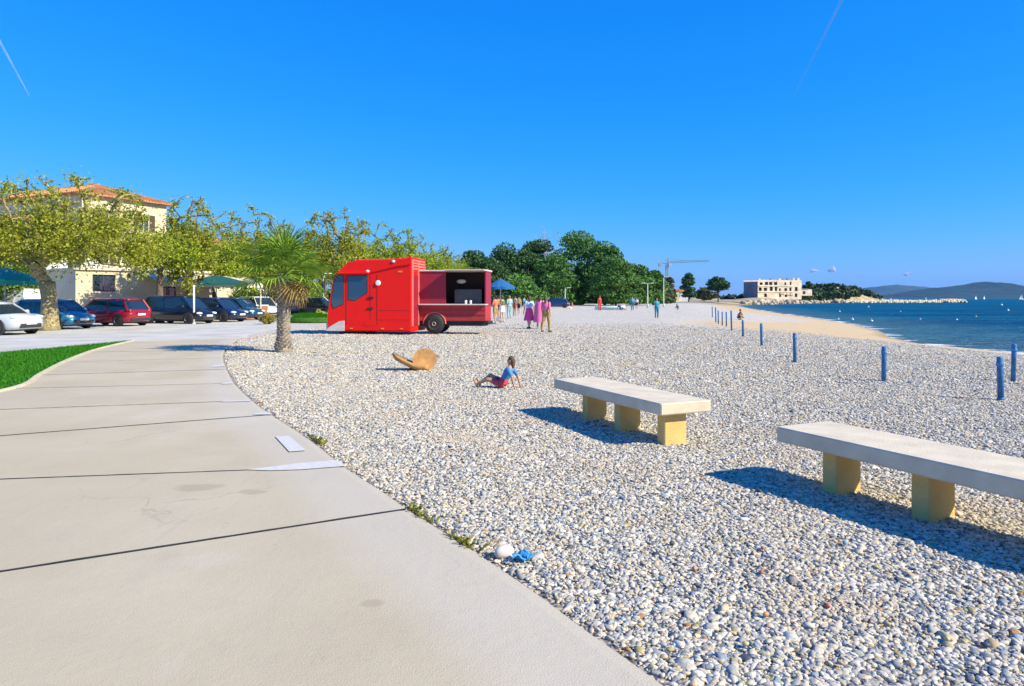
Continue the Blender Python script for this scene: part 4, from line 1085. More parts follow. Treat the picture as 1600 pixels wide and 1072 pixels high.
# ------------------------------------------------------------------ street furniture
def lamp(px, d, top, label, arms=0, name='lamp_post'):
    root = empty(name, (X(px, d), d, 0)); H = Z(top, d); m = M('pale_green_paint', (.50, .57, .50), .5)
    MB().lathe([(.16, 0), (.15, .5), (.085, .6), (.06, H)], n=10).build('pole', m, root, True)
    h = MB(); h.tube([(0, 0, H - .05), (.1, 0, H + .12), (.5, 0, H + .16)], .04, 6)
    if arms: h.tube([(0, 0, H - .05), (-.1, 0, H + .12), (-.5, 0, H + .16)], .04, 6)
    h.build('arm', m, root)
    for s in ((1, -1) if arms else (1,)):
        MB().box((s * .45 if s > 0 else -1.0, -.13, H + .10), (1.0 if s > 0 else -.45, .13, H + .22), .04).build('lamp_head', m, root)
    props(root, label, 'lamp post', 'lamp posts along the back of the beach')
lamp(1037, 120, 434, 'tall pale lamp post at the right end of the pine grove')
lamp(1012, 110, 444, 'short twin-headed lamp post in front of the pines', 1)
lamp(883, 118, 451, 'small lamp post beside the dark blue car under the pines')
def sign_pole():
    b = P(303, 506); root = empty('sign_pole', b); m = M('white_pole_paint', (.78, .78, .76), .4)
    MB().lathe([(.055, 0), (.055, Z(447, b.y))], n=12).build('pole', m, root, True); MB().lathe([(.10, 0), (.10, .03), (.06, .06)], n=12).build('foot', m, root)
    MB().ball((0, 0, Z(447, b.y)), (.07, .07, .05)).build('cap', m, root)
    props(root, 'thin white sign pole in front of the black car', 'sign pole')
sign_pole()

# benches
BT = M('bench_top_stone', (.61, .525, .375), .85, var=.12, vs_=5, bump=.22, bs=60)
BL = M('bench_leg_sandstone', (.68, .45, .155), .9, var=.10, vs_=5, bump=.3, bs=60)
def bench(A, dirv, L, W, legs, label):
    A = Vector(A); u = Vector((dirv[0], dirv[1], 0)).normalized(); ang = math.atan2(u.y, u.x)
    root = empty('stone_bench', (A.x, A.y, -.03), ang); H = .48; T = .125
    # local x along the bench (towards camera right), local y away from the camera side
    MB().box((0, 0, H - T), (L, W, H), .012).build('seat_slab', BT, root)
    for a in legs:
        MB().box((a, .13, -.05), (a + .14, .13 + .29, H - T - .002), .010).build('leg', BL, root)
    props(root, label, 'bench', 'stone benches in a row on the shingle')
A2 = (2.265, 5.857); u2 = (.428, -.904)
bench(A2, u2, 2.45, .63, (.36, 1.12, 1.9), 'nearest pale stone bench, running out of the picture at the right')
B1 = Vector((1.55, 7.11, 0)); u1 = Vector((.405, -.914, 0)); A1 = B1 - u1 * 2.42
bench(A1, u1, 2.42, .66, (.55, 1.31, 2.17), 'pale stone bench further off, its whole length in view')

# blue posts
BP = M('blue_post_paint', (.03, .15, .34), .6, var=.4, vs_=14, bump=.4)
posts = [(1564, 557, 627), (1583, 537, 597), (1381, 541, 597), (1242, 520, 567), (1190, 505, 541), (1161, 500, 526.5), (1143, 485, 513), (1135, 487, 505), (1128.5, 487, 504), (1122.5, 485, 502), (1118.5, 480, 500), (1113, 479, 494)]
lab = ['nearest blue post, thick and chipped at its foot', 'blue post at the right edge just behind the nearest post', 'lone blue post between the near pair and the sandy bay', 'blue post fourth nearest, standing alone left of the sand patch', 'blue post fifth nearest in the line', 'blue post in front of the crouching beachgoer', 'tallest-looking blue post of the far cluster', 'seventh blue post counted back along the far line', 'blue post in the middle of the far cluster', 'thin far blue post third from the line end', 'thin far blue post next to last in the line', 'farthest and faintest blue post of the line']
for k, ((px, t, b_), l) in enumerate(zip(posts, lab)):
    p = P(px, b_, -.03); H = (b_ - t) / F * p.y + .0; root = empty('beach_post', p); root.rotation_euler = (R(random.uniform(-1.5, 1.5)), R(random.uniform(-1.5, 1.5)), random.random())
    rr = .042 if k else .044
    MB().lathe([(rr, -.2), (rr, H - .03), (rr * .8, H - .004), (rr * .3, H)], n=14).build('post', BP, root, True)
    MB().lathe([(rr + .006, H - .14), (rr + .01, H - .13), (rr + .01, H - .10), (rr + .006, H - .09)], n=14).build('collar', M('post_band', (.05, .22, .42), .5), root)
    if k == 0: MB().lathe([(rr + .012, 0), (rr + .012, .04), (rr + .003, .06)], n=12).build('foot_ring', BP, root)
    props(root, l, 'post', 'blue posts along the swimming beach')

# ------------------------------------------------------------------ sea marks and sails
BW = M('buoy_white', (.8, .8, .78), .4); BY = M('buoy_yellow', (.7, .55, .12), .4)
bu = [(1357, 480, .9, 0, 'white spar buoy nearest the breakwater, with a small topmark'), (1407, 487, .5, 0, 'small white buoy in the middle of the bay'), (1310, 499, .45, 0, 'white float nearest the sandy bay shore'), (1332, 499.5, .6, 0, 'larger white float off the sandy bay'), (1362, 502, .6, 0, 'white float right of the pair off the sandy bay'), (1495, 500, .5, 0, 'pale float left of the yellow buoy at the right'), (1525, 495, .5, 1, 'small yellow buoy in the right half of the bay'), (1565, 477, 1.6, 0, 'white round buoy far out at the right'), (1575, 485.5, 1.0, 0, 'low white float below the far round buoy'), (1438, 499, .4, 0, 'faint white float near the foam line'), (1312, 487, .6, 0, 'pale float off the far end of the sand')]
for px, py, s, yl, l in bu:
    p = P(px, py, SEA); root = empty('mooring_buoy', p, random.random(), s * .48)
    MB().lathe([(.15, -.35), (.45, -.15), (.52, .1), (.42, .38), (.16, .5), (.1, .54)], n=14).build('float_body', BY if yl else BW, root, True)
    MB().tube([(0, 0, .5), (0, 0, .95)], .05, 6).build('ring_post', BY if yl else BW, root); MB().ball((0, 0, 1.0), .12).build('topmark', BY if yl else BW, root)
    props(root, l, 'buoy', 'floats moored in the bay')
def sailboat(px, d, h, label, lean=0):
    root = empty('sailing_boat', (X(px, d), d, SEA), random.uniform(-.5, .5)); L = h * .75
    hull = []
    for t in (-.5, -.3, 0, .3, .45, .5): w = .16 * L * (1 - (max(0, t) * 2) ** 2) + .01; hull.append([(t * L, -w, .09 * L + .03 * L * t), (t * L, -w * .6, -.03 * L), (t * L, w * .6, -.03 * L), (t * L, w, .09 * L + .03 * L * t)])
    MB().loft(hull).build('hull', BW, root)
    MB().tube([(.05 * L, 0, .08 * L), (.05 * L, 0, h)], .012 * h, 5).build('mast', BW, root)
    sm = M('sail_cloth', (.8, .8, .78), .8)
    def sail(a, b, c, nm):
        m_ = [(Vector(a) * (1 - t) + Vector(b) * t) for t in (0, .5, 1)]
        off = Vector((0, .05 * L, 0)); a, b, c = Vector(a), Vector(b), Vector(c); mid = (a + b + c) / 3 + off
        th = Vector((0, .03, 0))
        MB().add([a, b, c, mid, a + th, b + th, c + th, mid + th], [(0, 1, 3), (1, 2, 3), (2, 0, 3), (5, 4, 7), (6, 5, 7), (4, 6, 7)]).build(nm, sm, root)
    sail((.04 * L, 0, .14 * L), (.04 * L, 0, h * .98), (-.48 * L, 0, .16 * L), 'mainsail'); sail((.06 * L, 0, h * .85), (.49 * L, 0, .12 * L), (.08 * L, 0, .14 * L), 'jib_sail')
    props(root, label, 'sailing boat', 'white sails far out in the bay')
sailboat(1525, 1500, 9, 'left one of two white sailing boats below the pointed hill')
sailboat(1538, 1550, 9, 'right one of two white sailing boats below the pointed hill')
sailboat(1596, 1100, 9, 'white sailing boat at the right edge of the bay')
sailboat(1447, 1300, 6, 'small white sail just past the middle of the breakwater')
sailboat(1372, 700, 6, 'small white boat behind the foot of the breakwater')

# ------------------------------------------------------------------ red food truck
def build_truck():
    c = P(642, 523); ang = R(180 - 9)              # local +X points to the front (left in the picture)
    root = empty('food_truck', c, ang)
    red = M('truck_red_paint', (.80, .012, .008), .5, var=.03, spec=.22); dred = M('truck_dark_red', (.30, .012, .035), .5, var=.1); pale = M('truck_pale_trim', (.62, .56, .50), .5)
    blk = M('truck_black_rubber', (.02, .02, .022), .7); dark = M('truck_dark_inside', (.03, .018, .017), .9); steel = M('truck_steel', (.55, .55, .55), .3, .8)
    # local y>0 is the camera side (after the turn); near side at y=0, body goes to y=-2.2
    gl = .12; Fx = 3.75
    prof = [(0, gl), (Fx - .42, gl), (Fx - .05, gl + .02), (Fx + .06, gl + .45), (Fx - .02, 1.25), (Fx - .30, 2.62), (Fx - .62, 2.70), (Fx - 1.0, 3.12), (Fx - 1.35, 3.22), (.7, 3.24), (0, 3.30)]
    def shell(mb, y0, y1, ins=.10):
        n = len(prof); cx = sum(p[0] for p in prof) / n; cz = sum(p[1] for p in prof) / n
        def sc(k): return [(cx + (p[0] - cx) * k if p[0] > .01 else p[0], cz + (p[1] - cz) * k) for p in prof]
        rings = []
        for y, k in ((y0, .965), (y0 - ins, 1.0), (y1 + ins, 1.0), (y1, .965)): rings.append([(p[0], y, p[1]) for p in sc(k)])
        mb.loft(rings)
    mb = MB(); shell(mb, 0, -2.2); body = mb.build('cab_body', red, root)
    # side windows, camera side
    def panel(nm, poly, mat, y=.012, t=.03, par=root):
        return MB().side(poly, y - t, y).build(nm, mat, par)
    gmat = glass_mat('truck_glass', (.02, .06, .10))
    w1 = [(Fx - .28, 1.12), (Fx - .18, 1.35), (Fx - .36, 2.52), (Fx - .72, 2.52), (Fx - .72, 1.32)]
    panel('side_window', w1, gmat)
    w2 = [(Fx - .95, 1.50), (Fx - .95, 2.52), (Fx - 1.78, 2.52), (Fx - 1.78, 1.78), (Fx - 1.25, 1.45)]
    d = panel('cab_door', [(Fx - .84, .42), (Fx - .84, 2.60), (Fx - 1.92, 2.60), (Fx - 1.92, .42)], red, .006, .02)
    MB().side(w2, 0, .018).build('door_window', gmat, d)
    MB().box((Fx - 2.1, 0.0, 1.55), (Fx - 1.85, .05, 1.61), .01).build('door_handle', blk, d)
    MB().box((Fx - 2.1, 0.0, 1.10), (Fx - 1.82, .05, 1.15), .01).build('grab_rail', blk, root)
    # shut lines
    for x in (Fx - .86, Fx - 1.94, Fx - 2.25): MB().box((x - .008, 0, .40), (x + .008, .010, 2.55)).build('shut_line', blk, root)
    for poly, nm in ((w1, 'window_rubber'), (w2, 'window_rubber')):
        cx_ = sum(p[0] for p in poly) / len(poly); cz_ = sum(p[1] for p in poly) / len(poly)
        MB().side([(cx_ + (p[0] - cx_) * 1.09, cz_ + (p[1] - cz_) * 1.06) for p in poly], -.01, .0095).build(nm, blk, root)
    for z in (.62, 1.02): MB().box((.06, 0, z), (Fx - 2.3, .007, z + .014)).build('panel_seam', dred, root)
    MB().box((1.55, 0, .36), (2.05, .012, .60), .004).build('fuel_hatch', red, root)
    for x in (.35, 1.2, 2.6): MB().box((x, 0, .22), (x + .14, .02, .27), .005).build('side_reflector', M('marker_orange', (.75, .22, .02)), root)
    MB().box((Fx - .5, -.02, 2.44), (Fx - .42, .035, 2.50)).build('hinge', blk, root)
    # roof wind deflector
    MB().side([(Fx - .45, 2.64), (Fx - .95, 3.10), (.2, 3.22), (0.05, 3.32), (-.02, 3.36), (-.02, 3.0), (.7, 2.90), (Fx - 2.0, 2.66)], -.02, .05).build('roof_fairing', red, root)
    MB().box((Fx - .45, -2.1, 2.60), (Fx - 1.9, .16, 2.655), .01).build('sun_visor', red, root)
    for x, z, r_ in ((2.45 - 1.7, 3.12, .055), (Fx - 1.85, 2.70, .06)): MB().ball((x, .07, z), (r_ * 1.4, r_ * .7, r_)).build('marker_light', M('marker_white', (.8, .8, .8), .3), root)
    MB().lathe([(.0, .012), (.11, .012), (.12, .03), (.09, .055), (0, .06)], axis='y', n=18, c=(1.45, 0, 2.2)).build('round_vent', M('vent_white', (.8, .78, .76), .4), root)
    MB().side([(.52, 2.72), (.60, 2.66), (.40, 2.64), (.34, 2.72)], .004, .02).build('orange_marker', M('marker_orange', (.75, .22, .02)), root)
    # windscreen and front
    ws = MB(); ws.add([(Fx - .035, -.15, 1.32), (Fx - .035, -2.05, 1.32), (Fx - .29, -2.05, 2.55), (Fx - .29, -.15, 2.55), (Fx - .075, -.15, 1.32), (Fx - .075, -2.05, 1.32), (Fx - .33, -2.05, 2.55), (Fx - .33, -.15, 2.55)], [(0, 1, 2, 3), (7, 6, 5, 4), (3, 2, 6, 7), (1, 0, 4, 5), (0, 3, 7, 4), (2, 1, 5, 6)]); 
    for i in range(len(ws.v)): ws.v[i] = (ws.v[i][0] + .035, ws.v[i][1], ws.v[i][2])
    ws.build('windscreen', gmat, root)
    MB().box((Fx - .02, -2.1, gl), (Fx + .12, -.1, gl + .38), .04).build('bumper', pale, root)
    MB().side([(Fx + .07, gl + .02), (Fx - .78, gl + .02), (Fx - .78, gl + .46), (Fx - .55, gl + .44), (Fx - .05, gl + .16)], 0, .02).build('step_panel', pale, root)
    for y in (-.35, -1.85): MB().ball((Fx + .05, y, .95), (.05, .17, .13)).build('headlight', M('lamp_lens', (.75, .78, .8), .1), root)
    mir = MB().tube([(Fx - .2, .02, 2.62), (Fx + .02, .20, 2.62), (Fx + .10, .22, 2.35), (Fx + .08, .20, 1.6), (Fx - .05, .05, 1.45)], .022, 6).build('mirror_arm', pale, root)
    MB().box((Fx + .02, .14, 1.80), (Fx + .14, .30, 2.30), .03).build('mirror', blk, mir)
    # rear of the cab module: end wall turned to the sun, with a darker door
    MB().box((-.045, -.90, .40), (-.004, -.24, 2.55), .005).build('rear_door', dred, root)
    for y in (-.12, -.985): MB().box((-.06, y - .06, .36), (-.003, y + .06, 3.2), .005).build('corner_post', M('truck_pink_red', (.66, .16, .12), .6), root)  # pinkish red puts the sun's brightening into the end-wall posts
    for k in range(4): MB().box((-.035, -2.0, 2.78 + k * .12), (-.004, -.20, 2.85 + k * .12), .005).build('vent_slat', M('truck_pink_red', (.66, .16, .12)), root)  # slats carry the same painted-in sun pink
    # service body, set back from the cab side, with an open counter hatch
    yb = -1.05; x1, x0 = -.06, -3.05; zt = 2.72; yd = -2.2
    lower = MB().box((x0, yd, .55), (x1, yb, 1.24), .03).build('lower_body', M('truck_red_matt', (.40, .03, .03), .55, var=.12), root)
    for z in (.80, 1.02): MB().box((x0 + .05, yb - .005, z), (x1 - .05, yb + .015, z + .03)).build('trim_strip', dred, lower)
    MB().box((x0 - .02, yb - .35, 1.245), (x1, yb + .22, 1.30), .01).build('counter', pale, root)
    MB().box((x0, yd, 1.24), (x1, yd + .05, zt)).build('back_wall', dark, root)
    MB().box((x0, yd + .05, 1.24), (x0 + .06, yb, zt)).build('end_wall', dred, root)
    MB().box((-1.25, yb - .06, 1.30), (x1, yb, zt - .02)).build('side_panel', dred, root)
    MB().box((x0 - .05, yd - .05, zt), (x1, yb + .05, zt + .07), .02).build('roof', pale, root)
    hatch = MB(); hatch.add([(x0, yb + .06, zt + .0), (-1.3, yb + .06, zt + .0), (-1.3, yb + .5, zt + .03), (x0, yb + .5, zt + .03), (x0, yb + .06, zt + .04), (-1.3, yb + .06, zt + .04), (-1.3, yb + .5, zt + .07), (x0, yb + .5, zt + .07)], [(3, 2, 1, 0), (4, 5, 6, 7), (0, 1, 5, 4), (1, 2, 6, 5), (2, 3, 7, 6), (3, 0, 4, 7)])
    hatch.build('hatch_flap', pale, root)
    MB().box((x0 + .3, yd + .06, 1.30), (-1.5, yd + .6, 1.95), .02).build('cooking_range', M('range_dark', (.10, .10, .10), .4, .5), root)
    for k in range(2): MB().lathe([(.05, 0), (.06, .13), (.04, .16)], n=10, c=(-2.1 - k * .22, yb - .22, 1.30)).build('counter_jar', M('jar_white', (.7, .7, .68), .3), root)
    MB().ball((-1.75, -1.9, 2.3), (.22, .1, .1)).build('menu_lamp', M('lamp_shade_white', (.7, .7, .65)), root)
    # chassis and wheels
    MB().box((x0 + .1, -2.0, .34), (Fx - .5, -1.15, .56)).build('chassis', blk, root)
    for x, y in ((-.75, -1.07), (Fx - 1.35, -.32), (-.75, -2.05), (Fx - 1.35, -1.9)):
        w = MB().lathe([(.22, -.13), (.40, -.13), (.43, -.08), (.43, .08), (.40, .13), (.22, .13)], axis='y', n=28, c=(x, y, .43)).build('wheel', blk, root, True)
        MB().lathe([(.0, .10), (.08, .14), (.12, .10), (.20, .08), (.235, .135), (.235, -.1)], axis='y', n=24, c=(x, y, .43)).build('rim', M('worn_rim', (.45, .36, .30), .5, .3), w)
    for x in (-.75,):
        arc = MB(); n = 12; P0, P1 = [], []
        arc.tube([(x + .50 * math.cos(math.pi * k / n), yb + .02, .43 + .50 * math.sin(math.pi * k / n)) for k in range(n + 1)], .035, 6).build('wheel_arch', M('truck_pink_red', (.66, .16, .12)), root)
    MB().box((x0 - .1, yd + .1, .40), (x0, yb - .1, .55), .02).build('rear_bumper', blk, root)
    props(root, 'bright red food truck with open serving hatch on the shingle', 'truck')
build_truck()

# ------------------------------------------------------------------ cars
def paint(name, c): return M(name, c, .28, var=.03, coat=.6, metal=.15)
TYRE = M('tyre_rubber', (.018, .018, .02), .85); RIM = M('alloy_rim', (.5, .5, .52), .3, .7); CGL = glass_mat('car_glass', (.015, .03, .045)); PLATE = M('number_plate_white', (.75, .75, .72), .5); LENS = M('headlight_lens', (.75, .8, .85), .12); BUMP = M('black_plastic', (.03, .03, .032), .6); TAIL = M('tail_lens', (.35, .01, .01), .2)
def car(name, label, loc, heading, pm, L=4.2, W=1.78, H=1.46, hood=.95, boot=.15, belt=.92, nose=.62, tail=.82, flip=False, grp='cars parked side by side along the trees'):
    """local x forward. hood / boot: lengths of bonnet and boot in front of / behind the cabin"""
    root = empty(name, loc, heading); h = L / 2; w = W / 2
    xs0 = h - hood; xr = -h + boot
    st = [(-h, .74, .46, tail - .15), (-h + .10, .90, .28, tail), (xr + .25, 1.0, .22, belt + .02), (0, 1.0, .20, belt), (xs0 - .15, 1.0, .20, belt - .01), (xs0 + .1, .99, .20, belt - .05), (h - .35, .94, .22, nose + .14), (h - .10, .84, .26, nose + .02), (h, .66, .36, nose - .12)]
    rings = []
    for x, f, zb, zt in st:
        y = w * f; mid = zb + (zt - zb) * .55
        rings.append([(x, -y * .86, zb), (x, -y * .98, zb + .10), (x, -y, mid), (x, -y * .97, zt - .10), (x, -y * .84, zt), (x, 0, zt + .035), (x, y * .84, zt), (x, y * .97, zt - .10), (x, y, mid), (x, y * .98, zb + .10), (x, y * .86, zb)])
    MB().loft(rings).build('body', pm, root, True)
    # cabin: glass house and painted roof
    xf0, xf1 = xs0 + .12, xs0 - .62; xb0, xb1 = xr + .02, xr + .42 + boot * .25
    zb = belt - .06; zt = H - .10
    def ring(x0_, x1_, z, k): return [(x0_, -w * k, z), (x1_, -w * k, z), (x1_ + .05 * (1 if z < zt else 1), 0, z), (x1_, w * k, z), (x0_, w * k, z), (x0_ - .05, 0, z)]
    MB().loft([ring(xb0, xf0, zb, .90), ring((xb0 + xb1) / 2, (xf0 + xf1) / 2, (zb + zt) / 2 + .02, .85), ring(xb1, xf1, zt, .76)]).build('window_glass', CGL, root)
    MB().loft([ring(xb1 - .06, xf1 + .07, zt - .02, .775), ring(xb1, xf1 + .01, zt + .055, .74), ring(xb1 + .22, xf1 - .22, H, .58)]).build('roof', pm, root, True)
    for s in (-1, 1):
        pl = MB()
        for a, b, r_ in (((xf0 + .02, .905, zb), (xf1 + .03, .775, zt), .035), ((xb0 - .01, .905, zb), (xb1 - .02, .775, zt), .06), (((xf0 + xb0) / 2 - .1, .905, zb), ((xf1 + xb1) / 2 - .05, .775, zt), .03)):
            pl.tube([(a[0], s * w * a[1], a[2]), (b[0], s * w * b[1], b[2])], r_, 5)
        pl.build('pillar', pm, root)
        MB().ball((xs0 - .18, s * (w + .09), belt + .06), (.07, .12, .085)).build('mirror', pm, root, True)
        MB().box((-.1, s * w * .995 - .012, belt - .22), (.10, s * w * .995 + .012, belt - .18)).build('door_handle', BUMP, root)
        MB().ball((h - .22, s * w * .68, nose + .02), (.19, .20, .085)).build('headlight', LENS, root, True)
        MB().ball((-h + .09, s * w * .74, tail - .06), (.08, .14, .13)).build('tail_light', TAIL, root, True)
        for x in (h - .80, -h + .78):
            MB().lathe([(.0, -.02), (.36, -.02), (.37, .012), (.0, .012)], axis='y', n=22, c=(x, s * w * .985, .335)).build('wheel_arch', BUMP, root)
            wh = MB().lathe([(.20, -.10), (.30, -.10), (.315, -.06), (.315, .06), (.30, .10), (.20, .10)], axis='y', n=24, c=(x, s * (w - .085), .315)).build('wheel', TYRE, root, True)
            rm = MB().lathe([(.04, s * .07), (.06, s * .09), (.19, s * .075), (.21, s * .104), (.21, 0)], axis='y', n=20, c=(x, s * (w - .085), .315)).build('rim', RIM, wh)
    MB().box((h - .10, -w * .62, .30), (h + .025, w * .62, .48), .03).build('front_grille', BUMP, root)
    MB().box((h + .005, -.26, .44), (h + .045, .26, .55), .008).build('number_plate', PLATE, root)
    MB().box((-h - .035, -.26, .60), (-h + .02, .26, .71), .008).build('rear_plate', PLATE, root)
    MB().box((-h - .02, -w * .75, .30), (-h + .12, w * .75, .46), .03).build('rear_bumper', BUMP, root)
    MB().box((-h + .45, -w * .8, .16), (h - .45, w * .8, .24)).build('underbody', BUMP, root)
    props(root, label, 'car', grp)
    return root
def slot(px, d): return (X(px, d), d, -.012)
HD = R(-16)
car('parked_car', 'silver white car cut off at the left edge of the picture', slot(-22, 29.6), R(-8), paint('silver_paint', (.55, .58, .60)), L=4.4, H=1.42, nose=.74)
car('parked_car', 'blue hatchback behind the thick olive tree trunk', slot(84, 35.2), HD, paint('sea_blue_paint', (.03, .19, .36)), L=4.0, H=1.52, hood=.85)
car('parked_car', 'dark red hatchback between the blue and the black car', slot(174, 39.0), R(164), paint('dark_red_paint', (.30, .008, .022)), L=4.25, H=1.56, hood=.95, tail=.90)
car('parked_car', 'black people carrier beside the thin white sign pole', slot(280, 42.6), HD, paint('black_paint', (.010, .010, .018)), L=4.5, W=1.84, H=1.72, hood=.85, belt=1.0)
car('parked_car', 'navy estate car right of the sign pole', slot(334, 45.8), HD, paint('navy_paint', (.012, .022, .06)), L=4.5, H=1.62, belt=.98)
car('parked_car', 'dark teal hatchback left of the white car', slot(366, 49.5), HD, paint('teal_paint', (.01, .06, .12)), L=4.3, H=1.62, belt=.98)
car('parked_car', 'white people carrier left of the palm trunk', slot(403, 55), R(-40), paint('white_paint', (.72, .73, .74)), L=4.4, W=1.85, H=1.72, belt=1.0)
car('parked_car', 'mid blue car right of the palm trunk', slot(466, 66), R(-20), paint('mid_blue_paint', (.02, .06, .20)), L=4.3, H=1.5)
car('parked_car', 'dark car half hidden behind the truck front', slot(500, 64), R(-28), paint('ink_blue_paint', (.008, .014, .04)), L=4.4, H=1.6)
car('parked_car', 'dark blue car parked alone under the pines', slot(868, 112), R(170), paint('dusk_blue_paint', (.015, .04, .13)), L=4.6, H=1.55, grp='cars under the pines')

# ------------------------------------------------------------------ parasols, tents, planting
def parasol(px, d, zc, r_, rise, label, c, square=False, drop=.18):
    root = empty('parasol', (X(px, d), d, 0), .4); m = M('canvas_' + label.split()[0] + str(px), c, .8, var=.08, trans=.25)
    n = 4 if square else 8; cv = MB(); rim, rim2 = [], []
    top = (0, 0, zc + rise)
    for k in range(n * 4):
        a = 2 * math.pi * k / (n * 4); f = 1 - .06 * (1 - abs(math.cos(a * n / 2))) if not square else 1 / max(abs(math.cos(a)), abs(math.sin(a)))
        rim.append((r_ * f * math.cos(a), r_ * f * math.sin(a), zc - (.0 if k % 4 == 0 else -.04)))
    N_ = len(rim); mid = [(x * .5, y * .5, zc + rise * .58) for x, y, z in rim]; low = [(x, y, z - drop) for x, y, z in rim]
    cv.add([top] + mid + rim + low, [(0, 1 + k, 1 + (k + 1) % N_) for k in range(N_)] + [(1 + k, 1 + N_ + k, 1 + N_ + (k + 1) % N_, 1 + (k + 1) % N_) for k in range(N_)] + [(1 + N_ + k, 1 + 2 * N_ + k, 1 + 2 * N_ + (k + 1) % N_, 1 + N_ + (k + 1) % N_) for k in range(N_)])
    co = cv.build('canopy', m, root)
    pm = M('parasol_pole', (.5, .48, .44), .5)
    MB().tube([(0, 0, 0), (0, 0, zc + rise)], .035, 8).build('pole', pm, root); MB().lathe([(.3, 0), (.3, .06), (.06, .1)], n=14).build('base', pm, root)
    for k in range(n):
        a = 2 * math.pi * k / n + (math.pi / 4 if square else 0); q = r_ * (1.3 if square else .97)
        MB().tube([(0, 0, zc + rise - .05), (q * math.cos(a), q * math.sin(a), zc - .02)], .014, 4).build('rib', pm, co)
    props(root, label, 'parasol')
parasol(8, 36, Z(440, 36), 1.75, .75, 'turquoise parasol at the left edge above the person in orange', (.02, .38, .34))
parasol(338, 50, Z(443, 50), 2.1, .62, 'dark teal canopy over the terrace behind the navy cars', (.008, .11, .10), True)
parasol(782, 48, Z(449, 48), 1.05, .62, 'blue parasol beyond the serving end of the truck', (.02, .14, .36))
def white_tent():
    root = empty('white_tent', (X(42, 40), 40, 0), R(-20)); m = M('tent_white', (.78, .78, .76), .8, trans=.2)
    MB().add([(-1.6, -1.6, 0), (1.6, -1.6, 0), (1.6, 1.6, 0), (-1.6, 1.6, 0), (-.5, -.5, 2.1), (.5, -.5, 2.1), (.5, .5, 2.1), (-.5, .5, 2.1)], [(0, 1, 5, 4), (1, 2, 6, 5), (2, 3, 7, 6), (3, 0, 4, 7), (4, 5, 6, 7)]).build('canvas', m, root)
    MB().add([(-.45, -1.605, .02), (.45, -1.605, .02), (.2, -.80, 1.55), (-.2, -.80, 1.55), (-.45, -1.66, .02), (.45, -1.66, .02), (.2, -.86, 1.55), (-.2, -.86, 1.55)], [(4, 5, 6, 7), (0, 4, 7, 3), (1, 2, 6, 5)]).build('door_flap', M('tent_door', (.35, .35, .36)), root)
    for a in (-1, 1):
        for b in (-1, 1): MB().tube([(a * 1.6, b * 1.6, .02), (a * .5, b * .5, 2.12)], .025, 5).build('tent_pole', M('parasol_pole', (.5, .48, .44)), root)
    props(root, 'white sloping tent between the turquoise parasol and the big trunk', 'tent')
white_tent()
def shrub(px, d, w, h, mat, label, seed, n=1500, leaf=.06, cat='shrub'):
    r = np.random.default_rng(seed); root = empty('shrub', (X(px, d), d, -.02))
    tw = MB()
    for k in range(9):
        a = r.uniform(0, 6.28); tw.tube([(0, 0, 0), (math.cos(a) * w * .2, math.sin(a) * w * .2, h * .5), (math.cos(a) * w * .35, math.sin(a) * w * .35, h * .85)], [.025, .016, .006], 5)
    tw.build('stems', BARK, root)
    dd = r.normal(0, 1, (n, 3)); dd /= np.linalg.norm(dd, axis=1)[:, None]; q = r.random((n, 1)) ** .4
    c = dd * q * np.array([w / 2, w / 2, h / 2]) * (1 + .2 * np.sin(6 * dd[:, :1] + seed)) + (0, 0, h * .52); c[:, 2] = np.maximum(c[:, 2], .03)
    V = leaf_cards(c, leaf, r); link('foliage', np_mesh('foliage', V, np.arange(len(V)).reshape(-1, 4), mat), None, root)
    props(root, label, cat)
shrub(418, 41, 1.0, .62, M('orange_flower_leaf', (.36, .17, .02), .7, c2=(.16, .22, .03), island=True), 'low orange-leaved shrub left of the palm trunk', 71)
shrub(500, 46, .9, .75, M('yellow_flower_leaf', (.45, .42, .05), .7, c2=(.2, .3, .03), island=True), 'low yellow-flowered shrub by the truck bumper', 72)
shrub(385, 84, 4.5, 2.6, LEAF_C, 'clipped bright green hedge bush behind the white people carrier', 73, 5000, .12)
shrub(470, 88, 7.5, 2.6, LEAF_C, 'wide green hedge behind the blue car', 74, 7000, .13)
shrub(428, 86, 6.0, 2.4, M('deep_hedge', (.03, .10, .01), .7, c2=(.08, .18, .02), island=True), 'dark green hedge behind the palm trunk', 75, 6000, .13)
